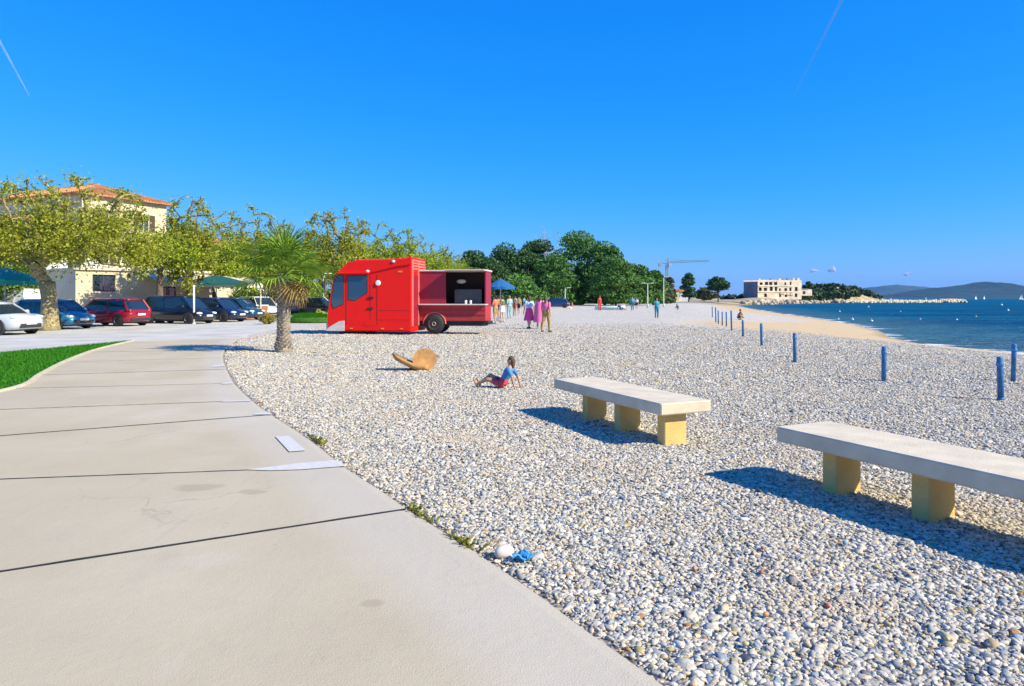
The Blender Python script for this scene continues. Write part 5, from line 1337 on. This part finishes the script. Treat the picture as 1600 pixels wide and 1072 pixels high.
def planter():
    root = empty('grass_mound', (X(483, 44), 44, 0)); g = M('mound_turf', (.07, .15, .02), .95, var=.3, vs_=6)
    mb = MB(); n = 26; rings = []
    for q, z in ((1, 0), (.96, .30), (.8, .42), (.45, .50), (.05, .53)): rings.append([(1.5 * q * math.cos(2 * math.pi * k / n), 1.1 * q * math.sin(2 * math.pi * k / n), z) for k in range(n)])
    mb.loft(rings).build('turf', g, root, True)
    r = np.random.default_rng(9); nb = 9000; a = r.uniform(0, 6.28, nb); q = r.random(nb) ** .5; x, y = 1.5 * q * np.cos(a), 1.1 * q * np.sin(a); z = np.interp(q, [0, .45, .8, .96, 1], [.53, .5, .42, .3, 0.1]); hh = r.uniform(.05, .13, nb)
    V = np.stack([np.stack([x - .014, y, z], -1), np.stack([x + .014, y, z], -1), np.stack([x + r.normal(0, .03, nb), y + r.normal(0, .03, nb), z + hh], -1)], 1).reshape(-1, 3)
    o = link('grass_blades', np_mesh('grass_blades', V, np.arange(3 * nb).reshape(-1, 3), M('grass_blade', (.035, .17, .012))), None, root); o['kind'] = 'stuff'
    props(root, 'low grassy mound between the palm trunk and the truck', 'grass mound')
    for k, (px, d, s) in enumerate(((462, 43.5, .5),)):
        st = MB().box((-.55, -.2, 0), (.55, .2, .45), .05).build('stone_block', M('pale_block', (.6, .55, .45), .9), None); st.location = (X(px, d), d, -.02); st.rotation_euler = (0, 0, .2)
        props(st, 'pale stone block at the left foot of the grassy mound', 'stone block')
planter()
# mass of greenery far behind the car park and the pines
def tree_belt():
    r = np.random.default_rng(77); V = []
    for k in range(430):
        px = r.uniform(-160, 1040); d = r.uniform(190, 225); hgt = (4.5 + 3.5 * (math.sin(px * .021) * .5 + .5)) * r.uniform(.5, 1.0)
        n = 70; dd = r.normal(0, 1, (n, 3)); dd /= np.linalg.norm(dd, axis=1)[:, None]
        c = dd * np.array([3.2, 3.2, hgt * .5]) + (X(px, d), d, hgt * .5); V.append(leaf_cards(c, .75, r))
    V = np.concatenate(V); g = M('far_wood_leaf', (.03, .065, .012), .8, c2=(.10, .13, .03), island=True)
    props(link('far_wood', np_mesh('far_wood', V, np.arange(len(V)).reshape(-1, 4), g), None), 'distant green wood behind the car park and pines', 'wood', kind='stuff')
tree_belt()

# ------------------------------------------------------------------ people
def bake(mb, vox, sm=6):
    me = mb.mesh('tmp'); o = bpy.data.objects.new('tmp', me); col.objects.link(o)
    a = o.modifiers.new('r', 'REMESH'); a.mode = 'VOXEL'; a.voxel_size = vox; a.use_smooth_shade = True
    b = o.modifiers.new('s', 'SMOOTH'); b.iterations = sm; b.factor = .5
    dg = bpy.context.evaluated_depsgraph_get(); dg.update()
    out = bpy.data.meshes.new_from_object(o.evaluated_get(dg)); out.materials.clear(); out.materials.append(None)
    bpy.data.objects.remove(o); bpy.data.meshes.remove(me)
    out.polygons.foreach_set('use_smooth', [True] * len(out.polygons))
    return out
def V3(*a): return Vector(a)
def pose_stand(walk=0.0, arms='down'):
    J = {}
    for s, n in ((-1, 'l'), (1, 'r')):
        st = walk * s
        J['hip' + n] = V3(.09 * s, 0, .90); J['knee' + n] = V3(.10 * s, .02 + .16 * st + .03, .49); J['ank' + n] = V3(.10 * s, .30 * st - .02, .09 + .03 * abs(st) * (s < 0)); J['toe' + n] = J['ank' + n] + V3(.02 * s, .18, -.055)
        J['sho' + n] = V3(.175 * s, 0, 1.40)
        if arms == 'hip': J['elb' + n] = V3(.34 * s, -.06, 1.15); J['wri' + n] = V3(.18 * s, .08, 1.00)
        elif arms == 'fwd': J['elb' + n] = V3(.23 * s, .06, 1.13); J['wri' + n] = V3(.15 * s, .28, 1.08)
        else: J['elb' + n] = V3(.23 * s, -.03 - .1 * st, 1.12); J['wri' + n] = V3(.25 * s, .05 - .16 * st, .88)
    J['pel'] = V3(0, 0, .93); J['wai'] = V3(0, -.005, 1.08); J['che'] = V3(0, 0, 1.27); J['nec'] = V3(0, 0, 1.45); J['hea'] = V3(0, .025, 1.585); J['face'] = V3(0, 1, 0); J['up'] = V3(0, 0, 1)
    return J
def pose_sit():
    """sitting on the ground, leaning back on straight arms, legs out in front (+y), knees a little raised"""
    J = {}
    for s, n in ((-1, 'l'), (1, 'r')):
        J['hip' + n] = V3(.09 * s, .02, .13); J['knee' + n] = V3(.12 * s, .44, .24 + .10 * (s > 0)); J['ank' + n] = V3(.11 * s, .80, .08); J['toe' + n] = J['ank' + n] + V3(.02 * s, .07, .16)
        J['sho' + n] = V3(.175 * s, -.22, .58); J['elb' + n] = V3(.24 * s, -.36, .34); J['wri' + n] = V3(.25 * s, -.44, .07)
    J['pel'] = V3(0, 0, .15); J['wai'] = V3(0, -.06, .28); J['che'] = V3(0, -.16, .46); J['nec'] = V3(0, -.24, .64); J['hea'] = V3(0, -.24, .79); J['face'] = V3(0, 1, 0); J['up'] = V3(0, -.1, 1)
    return J
def pose_squat():
    J = {}
    for s, n in ((-1, 'l'), (1, 'r')):
        J['hip' + n] = V3(.10 * s, -.12, .30); J['knee' + n] = V3(.16 * s, .22, .48); J['ank' + n] = V3(.12 * s, .02, .09); J['toe' + n] = J['ank' + n] + V3(.03 * s, .18, -.055)
        J['sho' + n] = V3(.175 * s, .08, .76); J['elb' + n] = V3(.24 * s, .26, .56); J['wri' + n] = V3(.10 * s, .42, .38)
    J['pel'] = V3(0, -.12, .32); J['wai'] = V3(0, -.07, .46); J['che'] = V3(0, .02, .64); J['nec'] = V3(0, .12, .80); J['hea'] = V3(0, .17, .93); J['face'] = V3(0, 1, -.2); J['up'] = V3(0, .2, 1)
    return J
def torso(mb, J, k=0.0, parts=('pel', 'wai', 'che', 'top')):
    ctr = {'low': J['pel'] - (J['wai'] - J['pel']).normalized() * .07, 'pel': J['pel'], 'wai': J['wai'], 'che': J['che'], 'top': (J['shol'] + J['shor']) * .5, 'nec': J['nec'] + (J['hea'] - J['nec']) * .25}
    rx = {'low': .10, 'pel': .165, 'wai': .135, 'che': .165, 'top': .155, 'nec': .055}; ry = {'low': .09, 'pel': .12, 'wai': .10, 'che': .12, 'top': .085, 'nec': .055}
    seq = ['low'] + list(parts) if 'pel' in parts else list(parts)
    rings = []
    for i, n in enumerate(seq):
        a = ctr[seq[max(0, i - 1)]]; b = ctr[seq[min(len(seq) - 1, i + 1)]]; d = (b - a).normalized(); X_ = Vector((1, 0, 0)); Y_ = d.cross(X_).normalized()
        rings.append([ctr[n] + X_ * math.cos(t) * (rx[n] + k) + Y_ * math.sin(t) * (ry[n] + k) for t in [2 * math.pi * q / 14 for q in range(14)]])
    mb.loft(rings)
def body_mesh(J, vox, fine):
    mb = MB(); torso(mb, J, 0, ('pel', 'wai', 'che', 'top', 'nec'))
    for n in 'lr':
        s = -1 if n == 'l' else 1
        mb.capsule(J['hip' + n], J['knee' + n], .085, .058).capsule(J['knee' + n], J['ank' + n], .056, .038).capsule(J['ank' + n] - V3(0, .03, .04), J['toe' + n], .038, .03)
        mb.capsule(J['sho' + n], J['elb' + n], .052, .040).capsule(J['elb' + n], J['wri' + n], .038, .027)
        d = (J['wri' + n] - J['elb' + n]).normalized(); side = d.cross(Vector((0, 1, 0)) if abs(d.y) < .8 else Vector((0, 0, 1))).normalized(); o2 = d.cross(side)
        mb.capsule(J['wri' + n], J['wri' + n] + d * .08, .028, .032)
        if fine:
            for k in range(4):
                off = o2 * (.028 - .0185 * k); L = (.066, .076, .072, .056)[k]; p = J['wri' + n] + d * .095 + off
                mb.capsule(p - d * .01, p + d * L * .55, .0105, .0098); mb.capsule(p + d * L * .55, p + d * L + side * .02, .0098, .009)
            p = J['wri' + n] + d * .03 + o2 * .03; mb.capsule(p, p + d * .03 + o2 * .03, .0125, .011).capsule(p + d * .03 + o2 * .03, p + d * .065 + o2 * .035, .011, .0095)
        else: mb.capsule(J['wri' + n] + d * .08, J['wri' + n] + d * .15, .03, .018)
    mb.capsule(J['nec'] - V3(0, 0, .03), J['hea'], .052, .055)
    h = J['hea']; f = J['face'].normalized(); u = J['up'].normalized(); r_ = f.cross(u).normalized()
    mb.ball(h + u * .02, (.078, .098, .115), 14, 10); mb.ball(h + f * .025 - u * .06, (.058, .065, .058), 12, 8)
    if fine:
        mb.capsule(h + f * .088 + u * .015, h + f * .112 - u * .022, .010, .015); mb.capsule(h + f * .082 - u * .068 - r_ * .02, h + f * .082 - u * .068 + r_ * .02, .010, .010)
        for s in (-1, 1): mb.ball(h + r_ * .080 * s, (.016, .024, .034)); mb.ball(h + f * .070 + r_ * .032 * s + u * .014, .016)
    return bake(mb, vox)
def hair_mesh(J, long, vox):
    mb = MB(); h = J['hea']; f = J['face'].normalized(); u = J['up'].normalized()
    mb.ball(h + u * .035 - f * .018, (.088, .104, .112), 14, 10)
    if long:
        mb.capsule(h - f * .06, h - f * .085 - u * .16, .075, .055)
    else: mb.ball(h - f * .04 - u * .03, (.076, .07, .08))
    return bake(mb, vox, 2)
def cut_front(J, me): return me
def shirt_mesh(J, vox, sleeves=.55):
    mb = MB(); torso(mb, J, .016, ('pel', 'wai', 'che', 'top'))
    for n in 'lr':
        a, b = J['sho' + n], J['elb' + n]; mb.capsule(a, a.lerp(b, min(1, sleeves * 1.4)), .066, .058)
        if sleeves > .9: mb.capsule(b, b.lerp(J['wri' + n], .9), .054, .042)
    return bake(mb, vox, 3)
def legs_mesh(J, vox, length):
    mb = MB(); torso(mb, J, .022, ('pel', 'wai'))
    for n in 'lr':
        a, b, c = J['hip' + n], J['knee' + n], J['ank' + n]
        if length <= .5: mb.capsule(a, a.lerp(b, length * 1.6), .105, .092)
        else: mb.capsule(a, b, .102, .078).capsule(b, b.lerp(c, (length - .5) * 2), .076, .062)
    return bake(mb, vox, 3)
def skirt_mesh(J, z0, flare, top='wai'):
    mb = MB(); t = J[top]; rings = []
    for k in range(9):
        q = k / 8; z = t.z * (1 - q) + z0 * q; rx = (.155 if top == 'wai' else .185) + flare * q + .012; n = 28
        rings.append([(t.x + (rx + .012 * q * math.sin(7 * a + q * 2)) * math.cos(a), t.y + (rx * .8 + .012 * q * math.sin(7 * a)) * math.sin(a), z) for a in [2 * math.pi * i / n for i in range(n)]])
    mb.loft(rings, cap=False)
    me = mb.mesh('skirt', None, True); me.materials.append(None)
    return me
def shoes_mesh(J, vox):
    mb = MB()
    for n in 'lr': mb.capsule(J['ank' + n] - V3(0, .03, .045), J['toe' + n], .046, .038)
    return bake(mb, vox, 2)
SK = [M('skin_tan', (.45, .24, .14), .6, var=.05), M('skin_light', (.58, .36, .25), .6, var=.05), M('skin_brown', (.28, .14, .08), .6, var=.05)]
HR = [M('hair_dark', (.03, .018, .012), .7), M('hair_brown', (.10, .05, .025), .7), M('hair_blond', (.32, .21, .09), .7)]
LIB = {}
def lib(key, fn):
    if key not in LIB: LIB[key] = fn()
    return LIB[key]
POSES = {'stand': lambda: pose_stand(0), 'walk': lambda: pose_stand(.75), 'hip': lambda: pose_stand(0, 'hip'), 'fwd': lambda: pose_stand(.2, 'fwd'), 'sit': pose_sit, 'squat': pose_squat}
EYE = M('eye_dark', (.02, .015, .012), .3)
def part(nm, me, mat, par):
    o = bpy.data.objects.new(nm, me); col.objects.link(o); o.parent = par
    o.material_slots[0].link = 'OBJECT'; o.material_slots[0].material = mat
    return o
def cloth(name, c): return M('cloth_' + name, c, .85, var=.12, vs_=12)
def person(label, loc, face, pose, h, skin, hair, top=None, bottom=None, long=False, blen=.3, skirt=None, fine=False, sleeves=.55, shoes=None, group=None):
    J = POSES[pose](); vox = .011 if fine else .022; tag_ = (pose, fine)
    root = empty('person', loc, face, h / 1.70)
    b = part('body', lib(('b',) + tag_, lambda: body_mesh(J, vox, fine)), SK[skin], root)
    part('hair', lib(('h', long) + tag_, lambda: hair_mesh(J, long, vox)), HR[hair], b)
    if fine:
        h_ = J['hea']; f = J['face'].normalized(); u = J['up'].normalized(); r_ = f.cross(u).normalized()
        for s in (-1, 1):
            mb = MB(); mb.ball(h_ + f * .081 + r_ * .032 * s + u * .014, .0095, 8, 6); mb.build('eye', EYE, b)
    if top: part('shirt', lib(('s', sleeves) + tag_, lambda: shirt_mesh(J, vox, sleeves)), top, root)
    if bottom and not skirt: part('trousers' if blen > .6 else 'shorts', lib(('t', blen) + tag_, lambda: legs_mesh(J, vox, blen)), bottom, root)
    if skirt: part('skirt' if skirt[1] == 'wai' else 'dress', lib(('k', skirt) + tag_, lambda: skirt_mesh(J, skirt[0], skirt[2], skirt[1])), bottom, root)
    if shoes: part('shoes', lib(('f',) + tag_, lambda: shoes_mesh(J, vox)), shoes, root)
    props(root, label, 'person', group)
    return root
pink = cloth('pink', (.85, .08, .30)); mag = cloth('magenta', (.80, .16, .36)); skyb = cloth('pale_blue', (.45, .62, .74)); must = cloth('mustard', (.38, .28, .10)); org = cloth('orange', (.75, .16, .03)); redc = cloth('red', (.60, .04, .03)); teal = cloth('teal', (.01, .17, .26)); cyan = cloth('cyan', (.05, .40, .60)); whitec = cloth('white', (.75, .75, .75)); navy = cloth('navy', (.02, .03, .09)); bluec = cloth('blue', (.04, .15, .42)); olive = cloth('olive', (.12, .14, .06)); coral = cloth('coral', (.62, .18, .12))
def gp(px, py): p = P(px, py, -.03); return (p.x, p.y, float(ground_z(p.x, p.y)) + .02)
G1 = 'people queuing at the truck'; G2 = 'people strolling on the beach'
person('woman in a pink skirt and pale blue top walking away past the truck', gp(827, 514), R(15), 'walk', 1.66, 1, 1, skyb, pink, True, .3, (.42, 'wai', .14), True, shoes=navy, group=G2)
person('woman in a long pink dress beside the one in a pink skirt', gp(843, 514.5), R(-10), 'stand', 1.68, 1, 0, mag, mag, True, .3, (.34, 'che', .14), True, group=G2)
person('person in a magenta top and mustard trousers, nearest of the pink trio', gp(853, 520), R(-25), 'walk', 1.62, 0, 1, mag, must, True, .95, None, True, shoes=navy, group=G2)
person('bare-legged person in coral shirt at the end of the truck counter', gp(774, 507), R(60), 'fwd', 1.72, 0, 0, coral, must, False, .3, None, True, group=G1)
person('person in olive shirt and white shorts queuing behind the coral shirt', gp(785, 504), R(50), 'stand', 1.70, 1, 1, olive, whitec, False, .3, None, True, group=G1)
person('person in orange top and dark shorts under the blue parasol', gp(779, 498), R(70), 'hip', 1.72, 0, 0, org, navy, False, .3, group=G1)
person('person in pale teal clothes standing right of the blue parasol', gp(796, 498), R(30), 'stand', 1.74, 1, 2, cloth('pale_teal', (.28, .45, .44)), cloth('pale_teal', (.28, .45, .44)), False, .95, group=G1)
person('bare-chested person in rust shorts between the teal figure and the far crowd', gp(804, 494), R(-40), 'hip', 1.76, 0, 0, None, cloth('rust', (.40, .10, .04)), False, .3, group=G1)
person('person in yellow top right of the bare-chested figure', gp(811, 492), R(140), 'stand', 1.66, 1, 1, cloth('yellow', (.60, .48, .10)), navy, True, .3, group=G1)
G3 = 'small crowd far behind the pink trio'
for px, py, cl, bt, po, fa, l in ((798, 483, skyb, navy, 'stand', 0, 'person in pale blue shirt at the left of the far crowd'), (806, 482.5, whitec, bluec, 'hip', 1, 'person in white shirt and blue shorts in the far crowd'), (813, 483, bluec, whitec, 'walk', 2, 'person in blue shirt and white shorts in the far crowd'), (819, 482, cyan, navy, 'stand', 4, 'person in cyan shirt in the far crowd'), (825.5, 483, whitec, navy, 'stand', 5, 'person in white shirt and dark shorts at the right of the far crowd')):
    person(l, gp(px, py), fa, po, 1.72, px % 2 < 1 and 1 or 0, 0, cl, bt, False, .3, group=G3)
person('person in bright red swim clothes in front of the pines', gp(937, 486), R(200), 'stand', 1.82, 0, 0, redc, redc, False, .95, group=G2)
person('person in orange sitting among the parked things under the pines', gp(892, 483), R(120), 'sit', 1.7, 1, 2, org, whitec, False, .3, group=G2)
person('person in cyan clothes left of the teal figure', gp(988, 486), R(170), 'walk', 1.76, 0, 0, cyan, teal, False, .95, group=G2)
person('person in white top close behind the cyan figure', gp(995, 484), R(150), 'stand', 1.6, 1, 1, whitec, navy, True, .3, group=G2)
person('person in navy sitting on the shingle by the pines', gp(970, 485), R(220), 'sit', 1.7, 0, 0, navy, bluec, False, .3, group=G2)
person('person in teal shirt and trousers carrying nothing, alone on the open shingle', gp(1026, 498), R(185), 'stand', 1.55, 0, 0, cloth('bright_teal', (.02, .30, .38)), teal, False, .95, group=G2)
person('tiny dark figure crouching far along the beach', gp(1059, 484.5), R(90), 'squat', 1.3, 2, 0, navy, bluec, False, .3, group=G2)
person('tanned person crouching behind the line of blue posts', gp(1159, 496), R(100), 'squat', 1.45, 0, 1, None, must, False, .3, group=G2)
person('dark-clothed child crouching left of the tanned beachgoer', gp(1154.5, 496), R(-80), 'squat', .95, 2, 0, navy, navy, False, .3, group=G2)
person('person in orange vest under the turquoise parasol at the left edge', (X(6, 37), 37, -.012), R(-30), 'stand', 1.75, 1, 2, org, redc, False, .95)
ch = person('small child in blue and red sitting on the shingle, leaning back', P(786, 606, -.01), R(70), 'sit', 1.02, 0, 1, cloth('swim_blue', (.06, .22, .45)), cloth('swim_red', (.55, .06, .08)), True, .3, None, True)

# ------------------------------------------------------------------ things lying on the beach
def shell_seat():
    root = empty('wooden_beach_seat', P(648, 577.5, -.01), R(8)); m = M('orange_brown_wood', (.50, .27, .09), .8, var=.22, vs_=9, bump=.3)  # the seat's own orange-brown, varied by noise
    # rounded upright back, slightly dished, and a narrow seat shell sweeping up to the left
    n = 20; f, b = [], []
    for k in range(n):
        a = 2 * math.pi * k / n; x, z = .27 * math.cos(a), .24 * math.sin(a); f.append((.22 + x, -.02 + .10 * (z + .24), .22 + z)); b.append((.22 + x * .96, .05 + .10 * (z + .24), .22 + z * .96))
    mb = MB(); mb.add(f + b + [(.22, .03, .22), (.22, .10, .22)], [(k, (k + 1) % n, 2 * n) for k in range(n)] + [(n + (k + 1) % n, n + k, 2 * n + 1) for k in range(n)] + [(k, n + k, n + (k + 1) % n, (k + 1) % n) for k in range(n)])
    mb.build('backrest', m, root, False)
    rings = []
    for t in np.linspace(0, 1, 9):
        x = .30 - .78 * t; z = .06 + .03 * (1 - t) + .27 * max(0, (t - .3) / .7) ** 1.2; w = .26 * (1 - .5 * t ** 2)
        rings.append([(x, -w - .02, z + .05), (x, -w * .5, z), (x, w * .5, z), (x, w, z + .05), (x + .05 * t, w * .6, z - .10), (x + .05 * t, -w * .6, z - .10)])
    MB().loft(rings).build('seat', m, root, True)
    MB().box((-.12, -.16, -.03), (.30, .16, .03), .02).build('foot', M('dark_wood', (.12, .07, .04), .9), root)
    props(root, 'curved brown wooden beach seat with a round back in front of the truck', 'beach seat')
shell_seat()
def litter():
    p = P(788, 868, -.01); mb = MB(); r = random.Random(4); rings = []
    for q, z in ((.7, -.01), (1, .015), (.85, .045), (.4, .062)): rings.append([(.065 * q * math.cos(a) * (1 + .12 * math.sin(2 * a)), .045 * q * math.sin(a), z) for a in [2 * math.pi * k / 14 for k in range(14)]])
    o = mb.loft(rings).build('cobble', M('pale_cobble', (.68, .60, .52), .8), None, True); o.location = p; o.rotation_euler = (0, 0, .3); props(o, 'large pale cobble at the path edge beside a blue rag', 'stone')
    p = P(817, 874, -.01); n = 13; V, Fq = [], []
    for i in range(n):
        for j in range(n): V.append(((i / 12 - .5) * .12 + r.uniform(-.006, .006), (j / 12 - .5) * .10 + r.uniform(-.006, .006), .022 + .016 * math.sin(i * .6 + j * .4) + .010 * math.sin(j * .9) + r.uniform(0, .008)))
    for i in range(n - 1):
        for j in range(n - 1): Fq.append((i * n + j, (i + 1) * n + j, (i + 1) * n + j + 1, i * n + j + 1))
    me = bpy.data.meshes.new('crumpled_rag'); me.from_pydata(V, [], Fq); me.materials.append(M('blue_rag', (.05, .30, .55), .8)); o = link('crumpled_rag', me, None); o.location = p
    md = o.modifiers.new('t', 'SOLIDIFY'); md.thickness = .004; props(o, 'crumpled bright blue rag beside the pale cobble', 'rag')
    cols = [('red', (.38, .12, .06), [(968, 887), (1190, 896), (1292, 948), (1192, 858)]), ('orange', (.48, .27, .10), [(1197, 962), (1085, 890)]), ('blue', (.12, .27, .38), [(1032, 905), (1320, 850), (940, 830), (1180, 1010)]), ('dark', (.05, .06, .08), [(1050, 850), (950, 925), (1165, 918), (1540, 1010)]), ('yellow', (.48, .44, .20), [(1165, 1008), (905, 872), (1480, 1000)])]
    where = {'red': ['nearest the blue rag', 'below the bench shadow middle', 'lowest of the red ones', 'just under the bench shadow'], 'orange': ['near the bottom edge', 'in the middle of the shingle'], 'blue': ['near the middle', 'under the near bench shadow', 'above the cobble', 'near the bottom edge'], 'dark': ['in the open shingle middle', 'right of the blue rag', 'halfway to the bottom edge', 'in the bottom right corner'], 'yellow': ['near the bottom edge', 'close to the path edge', 'in the bottom right corner']}
    for nm, c, ps in cols:
        for (px, py), w in zip(ps, where[nm]):
            mb = MB(); s = r.uniform(.009, .015); rings = []
            for q, z in ((.75, -.3), (1, .2), (.8, .75), (.3, 1.0)): rings.append([(s * 1.3 * q * math.cos(a) * (1 + .2 * math.sin(2 * a + s * 900)), s * q * math.sin(a), z * s) for a in [2 * math.pi * k / 10 for k in range(10)]])
            o = mb.loft(rings).build('coloured_pebble', M('pebble_' + nm, c, .6, var=.25, vs_=30), None, True); o.location = P(px, py, .0) + Vector((0, 0, .004)); o.rotation_euler = (0, 0, r.random() * 6)
            props(o, '%s pebble among the grey shingle, %s' % (nm, w), 'pebble', 'odd coloured pebbles')
    # weeds in the crack between slab and shingle
    g = M('weed_leaf', (.12, .15, .02), .7, c2=(.28, .26, .04), island=True, trans=.3)
    for k, (px, py, s, l) in enumerate(((497, 691, .11, 'small tuft of weeds at the path edge by the painted rectangle'), (656, 807, .10, 'small tuft of weeds at the path edge just past the nearest joint'), (724, 852, .08, 'smallest tuft of weeds at the path edge near the pale cobble'))):
        rr = np.random.default_rng(90 + k); root = empty('weed_tuft', P(px, py, -.02)); nb = 60; V = []
        ed = Vector((-.55, .83, 0))
        for i in range(nb):
            t = rr.normal(0, 1) * s * 1.4; b0 = ed * t + Vector((rr.normal(0, .015), rr.normal(0, .015), 0)); a = rr.uniform(0, 6.28); L = rr.uniform(.03, .07); w = .006; dx = Vector((math.cos(a), math.sin(a), 0)); tn = Vector((-dx.y, dx.x, 0)) * w
            V += [b0 - tn, b0 + tn, b0 + dx * L * .5 + Vector((0, 0, L * .7)) + tn, b0 + dx * L + Vector((0, 0, L * .75)) ]
        V = [tuple(v) for v in V]; link('leaves', np_mesh('leaves', V, np.arange(len(V)).reshape(-1, 4), g), None, root); props(root, l, 'weeds', 'weeds along the path edge')
litter()
def beached_boat():
    p = gp(953, 484); root = empty('beached_boat', p, R(4)); L = 4.2; hull = []
    for t in (-.5, -.46, -.25, 0, .25, .42, .5): w = .72 * (1 - (abs(t) * 2) ** 2.6 * .85); z = .46 + .16 * (t * 2) ** 2; hull.append([(t * L, -w, z), (t * L, -w * .75, .16), (t * L, 0, .02), (t * L, w * .75, .16), (t * L, w, z), (t * L, w * .9, z), (t * L, 0, .2), (t * L, -w * .9, z)])
    MB().loft(hull).build('hull', M('boat_pale_blue', (.42, .58, .66), .5), root, True)
    for t in (-.2, .12): MB().box((t * L - .12, -.6, .34), (t * L + .12, .6, .38)).build('thwart', M('boat_wood', (.4, .28, .15)), root)
    props(root, 'pale blue rowing boat drawn up between the red and cyan figures', 'boat')
beached_boat()

# ------------------------------------------------------------------ contrails and tiny clouds, far outside the haze
def soft_white(name, a):
    m, nt, b, out = new_mat(name); N, L = nt.nodes, nt.links
    tr = N.new('ShaderNodeBsdfTransparent'); df = N.new('ShaderNodeBsdfDiffuse'); df.inputs['Color'].default_value = (.9, .9, .9, 1); ms = N.new('ShaderNodeMixShader')
    geo = N.new('ShaderNodeNewGeometry'); lw = N.new('ShaderNodeLayerWeight'); lw.inputs['Blend'].default_value = .5
    nz = N.new('ShaderNodeTexNoise'); nz.inputs['Scale'].default_value = .004; nz.inputs['Detail'].default_value = 4; L.new(geo.outputs['Position'], nz.inputs['Vector'])
    f = math_node(N, L, 'SUBTRACT', 1.0, lw.outputs['Facing']); f = math_node(N, L, 'POWER', f, 1.5); f = math_node(N, L, 'MULTIPLY', f, math_node(N, L, 'MULTIPLY_ADD', nz.outputs['Fac'], 1.4, -.15)); f = math_node(N, L, 'MULTIPLY', f, a, clamp=True)
    L.new(f, ms.inputs[0]); L.new(tr.outputs[0], ms.inputs[1]); L.new(df.outputs[0], ms.inputs[2]); L.new(ms.outputs[0], out.inputs['Surface'])
    return m
CT = soft_white('contrail_vapour', .5)
def contrail(pts, rr, label):
    v = []
    for px, py, d in pts: v.append(Vector((X(px, d), d, Z(py, d))))
    n = 24; line = [v[0].lerp(v[1], k / n) for k in range(n + 1)]; mb = MB()
    mb.tube(line, [rr * (.25 + .75 * k / n) for k in range(n + 1)], 16, cap=False)
    o = mb.build('contrail', CT, None, True); props(o, label, 'contrail', kind='stuff')
contrail([(1240, 150, 9000), (1325, -20, 8000)], 22, 'faint white contrail high on the right')
contrail([(46, 150, 9000), (-14, 40, 8200)], 20, 'faint white contrail in the top left corner')
CLD = soft_white('cloud_vapour', 1.0)
for px, py, w, l in ((1299, 422, 8, 'tiny puff of cloud above the headland'), (1273, 424.5, 7, 'fainter cloud puff left of the brighter one'), (1416, 428.5, 6, 'very faint cloud puff above the far hill')):
    d = 15500; s = w / F * d; mb = MB(); r = random.Random(px)
    for k in range(6): mb.ball((r.uniform(-.7, .7) * s, r.uniform(-.5, .5) * s, r.uniform(-.3, .5) * s * .8), (s * r.uniform(.35, .6), s * .5, s * r.uniform(.3, .45)), 14, 9)
    o = mb.build('cloud', CLD, None, True); o.location = (X(px, d), d, Z(py, d)); props(o, l, 'cloud', kind='stuff')

# ------------------------------------------------------------------ air
def haze():
    m = bpy.data.materials.new('sea_air'); m.use_nodes = True; nt = m.node_tree; nt.nodes.clear()
    out = nt.nodes.new('ShaderNodeOutputMaterial'); v = nt.nodes.new('ShaderNodeVolumePrincipled')
    v.inputs['Color'].default_value = (.05, .42, 1.0, 1); v.inputs['Density'].default_value = 0.36e-4; v.inputs['Anisotropy'].default_value = 0.0
    nt.links.new(v.outputs[0], out.inputs['Volume'])
    o = MB().box((-12800, -12800, -6), (12800, 12800, 320)).build('haze', m)
    props(o, 'thin blue sea air over the bay', 'haze', kind='stuff')
haze()
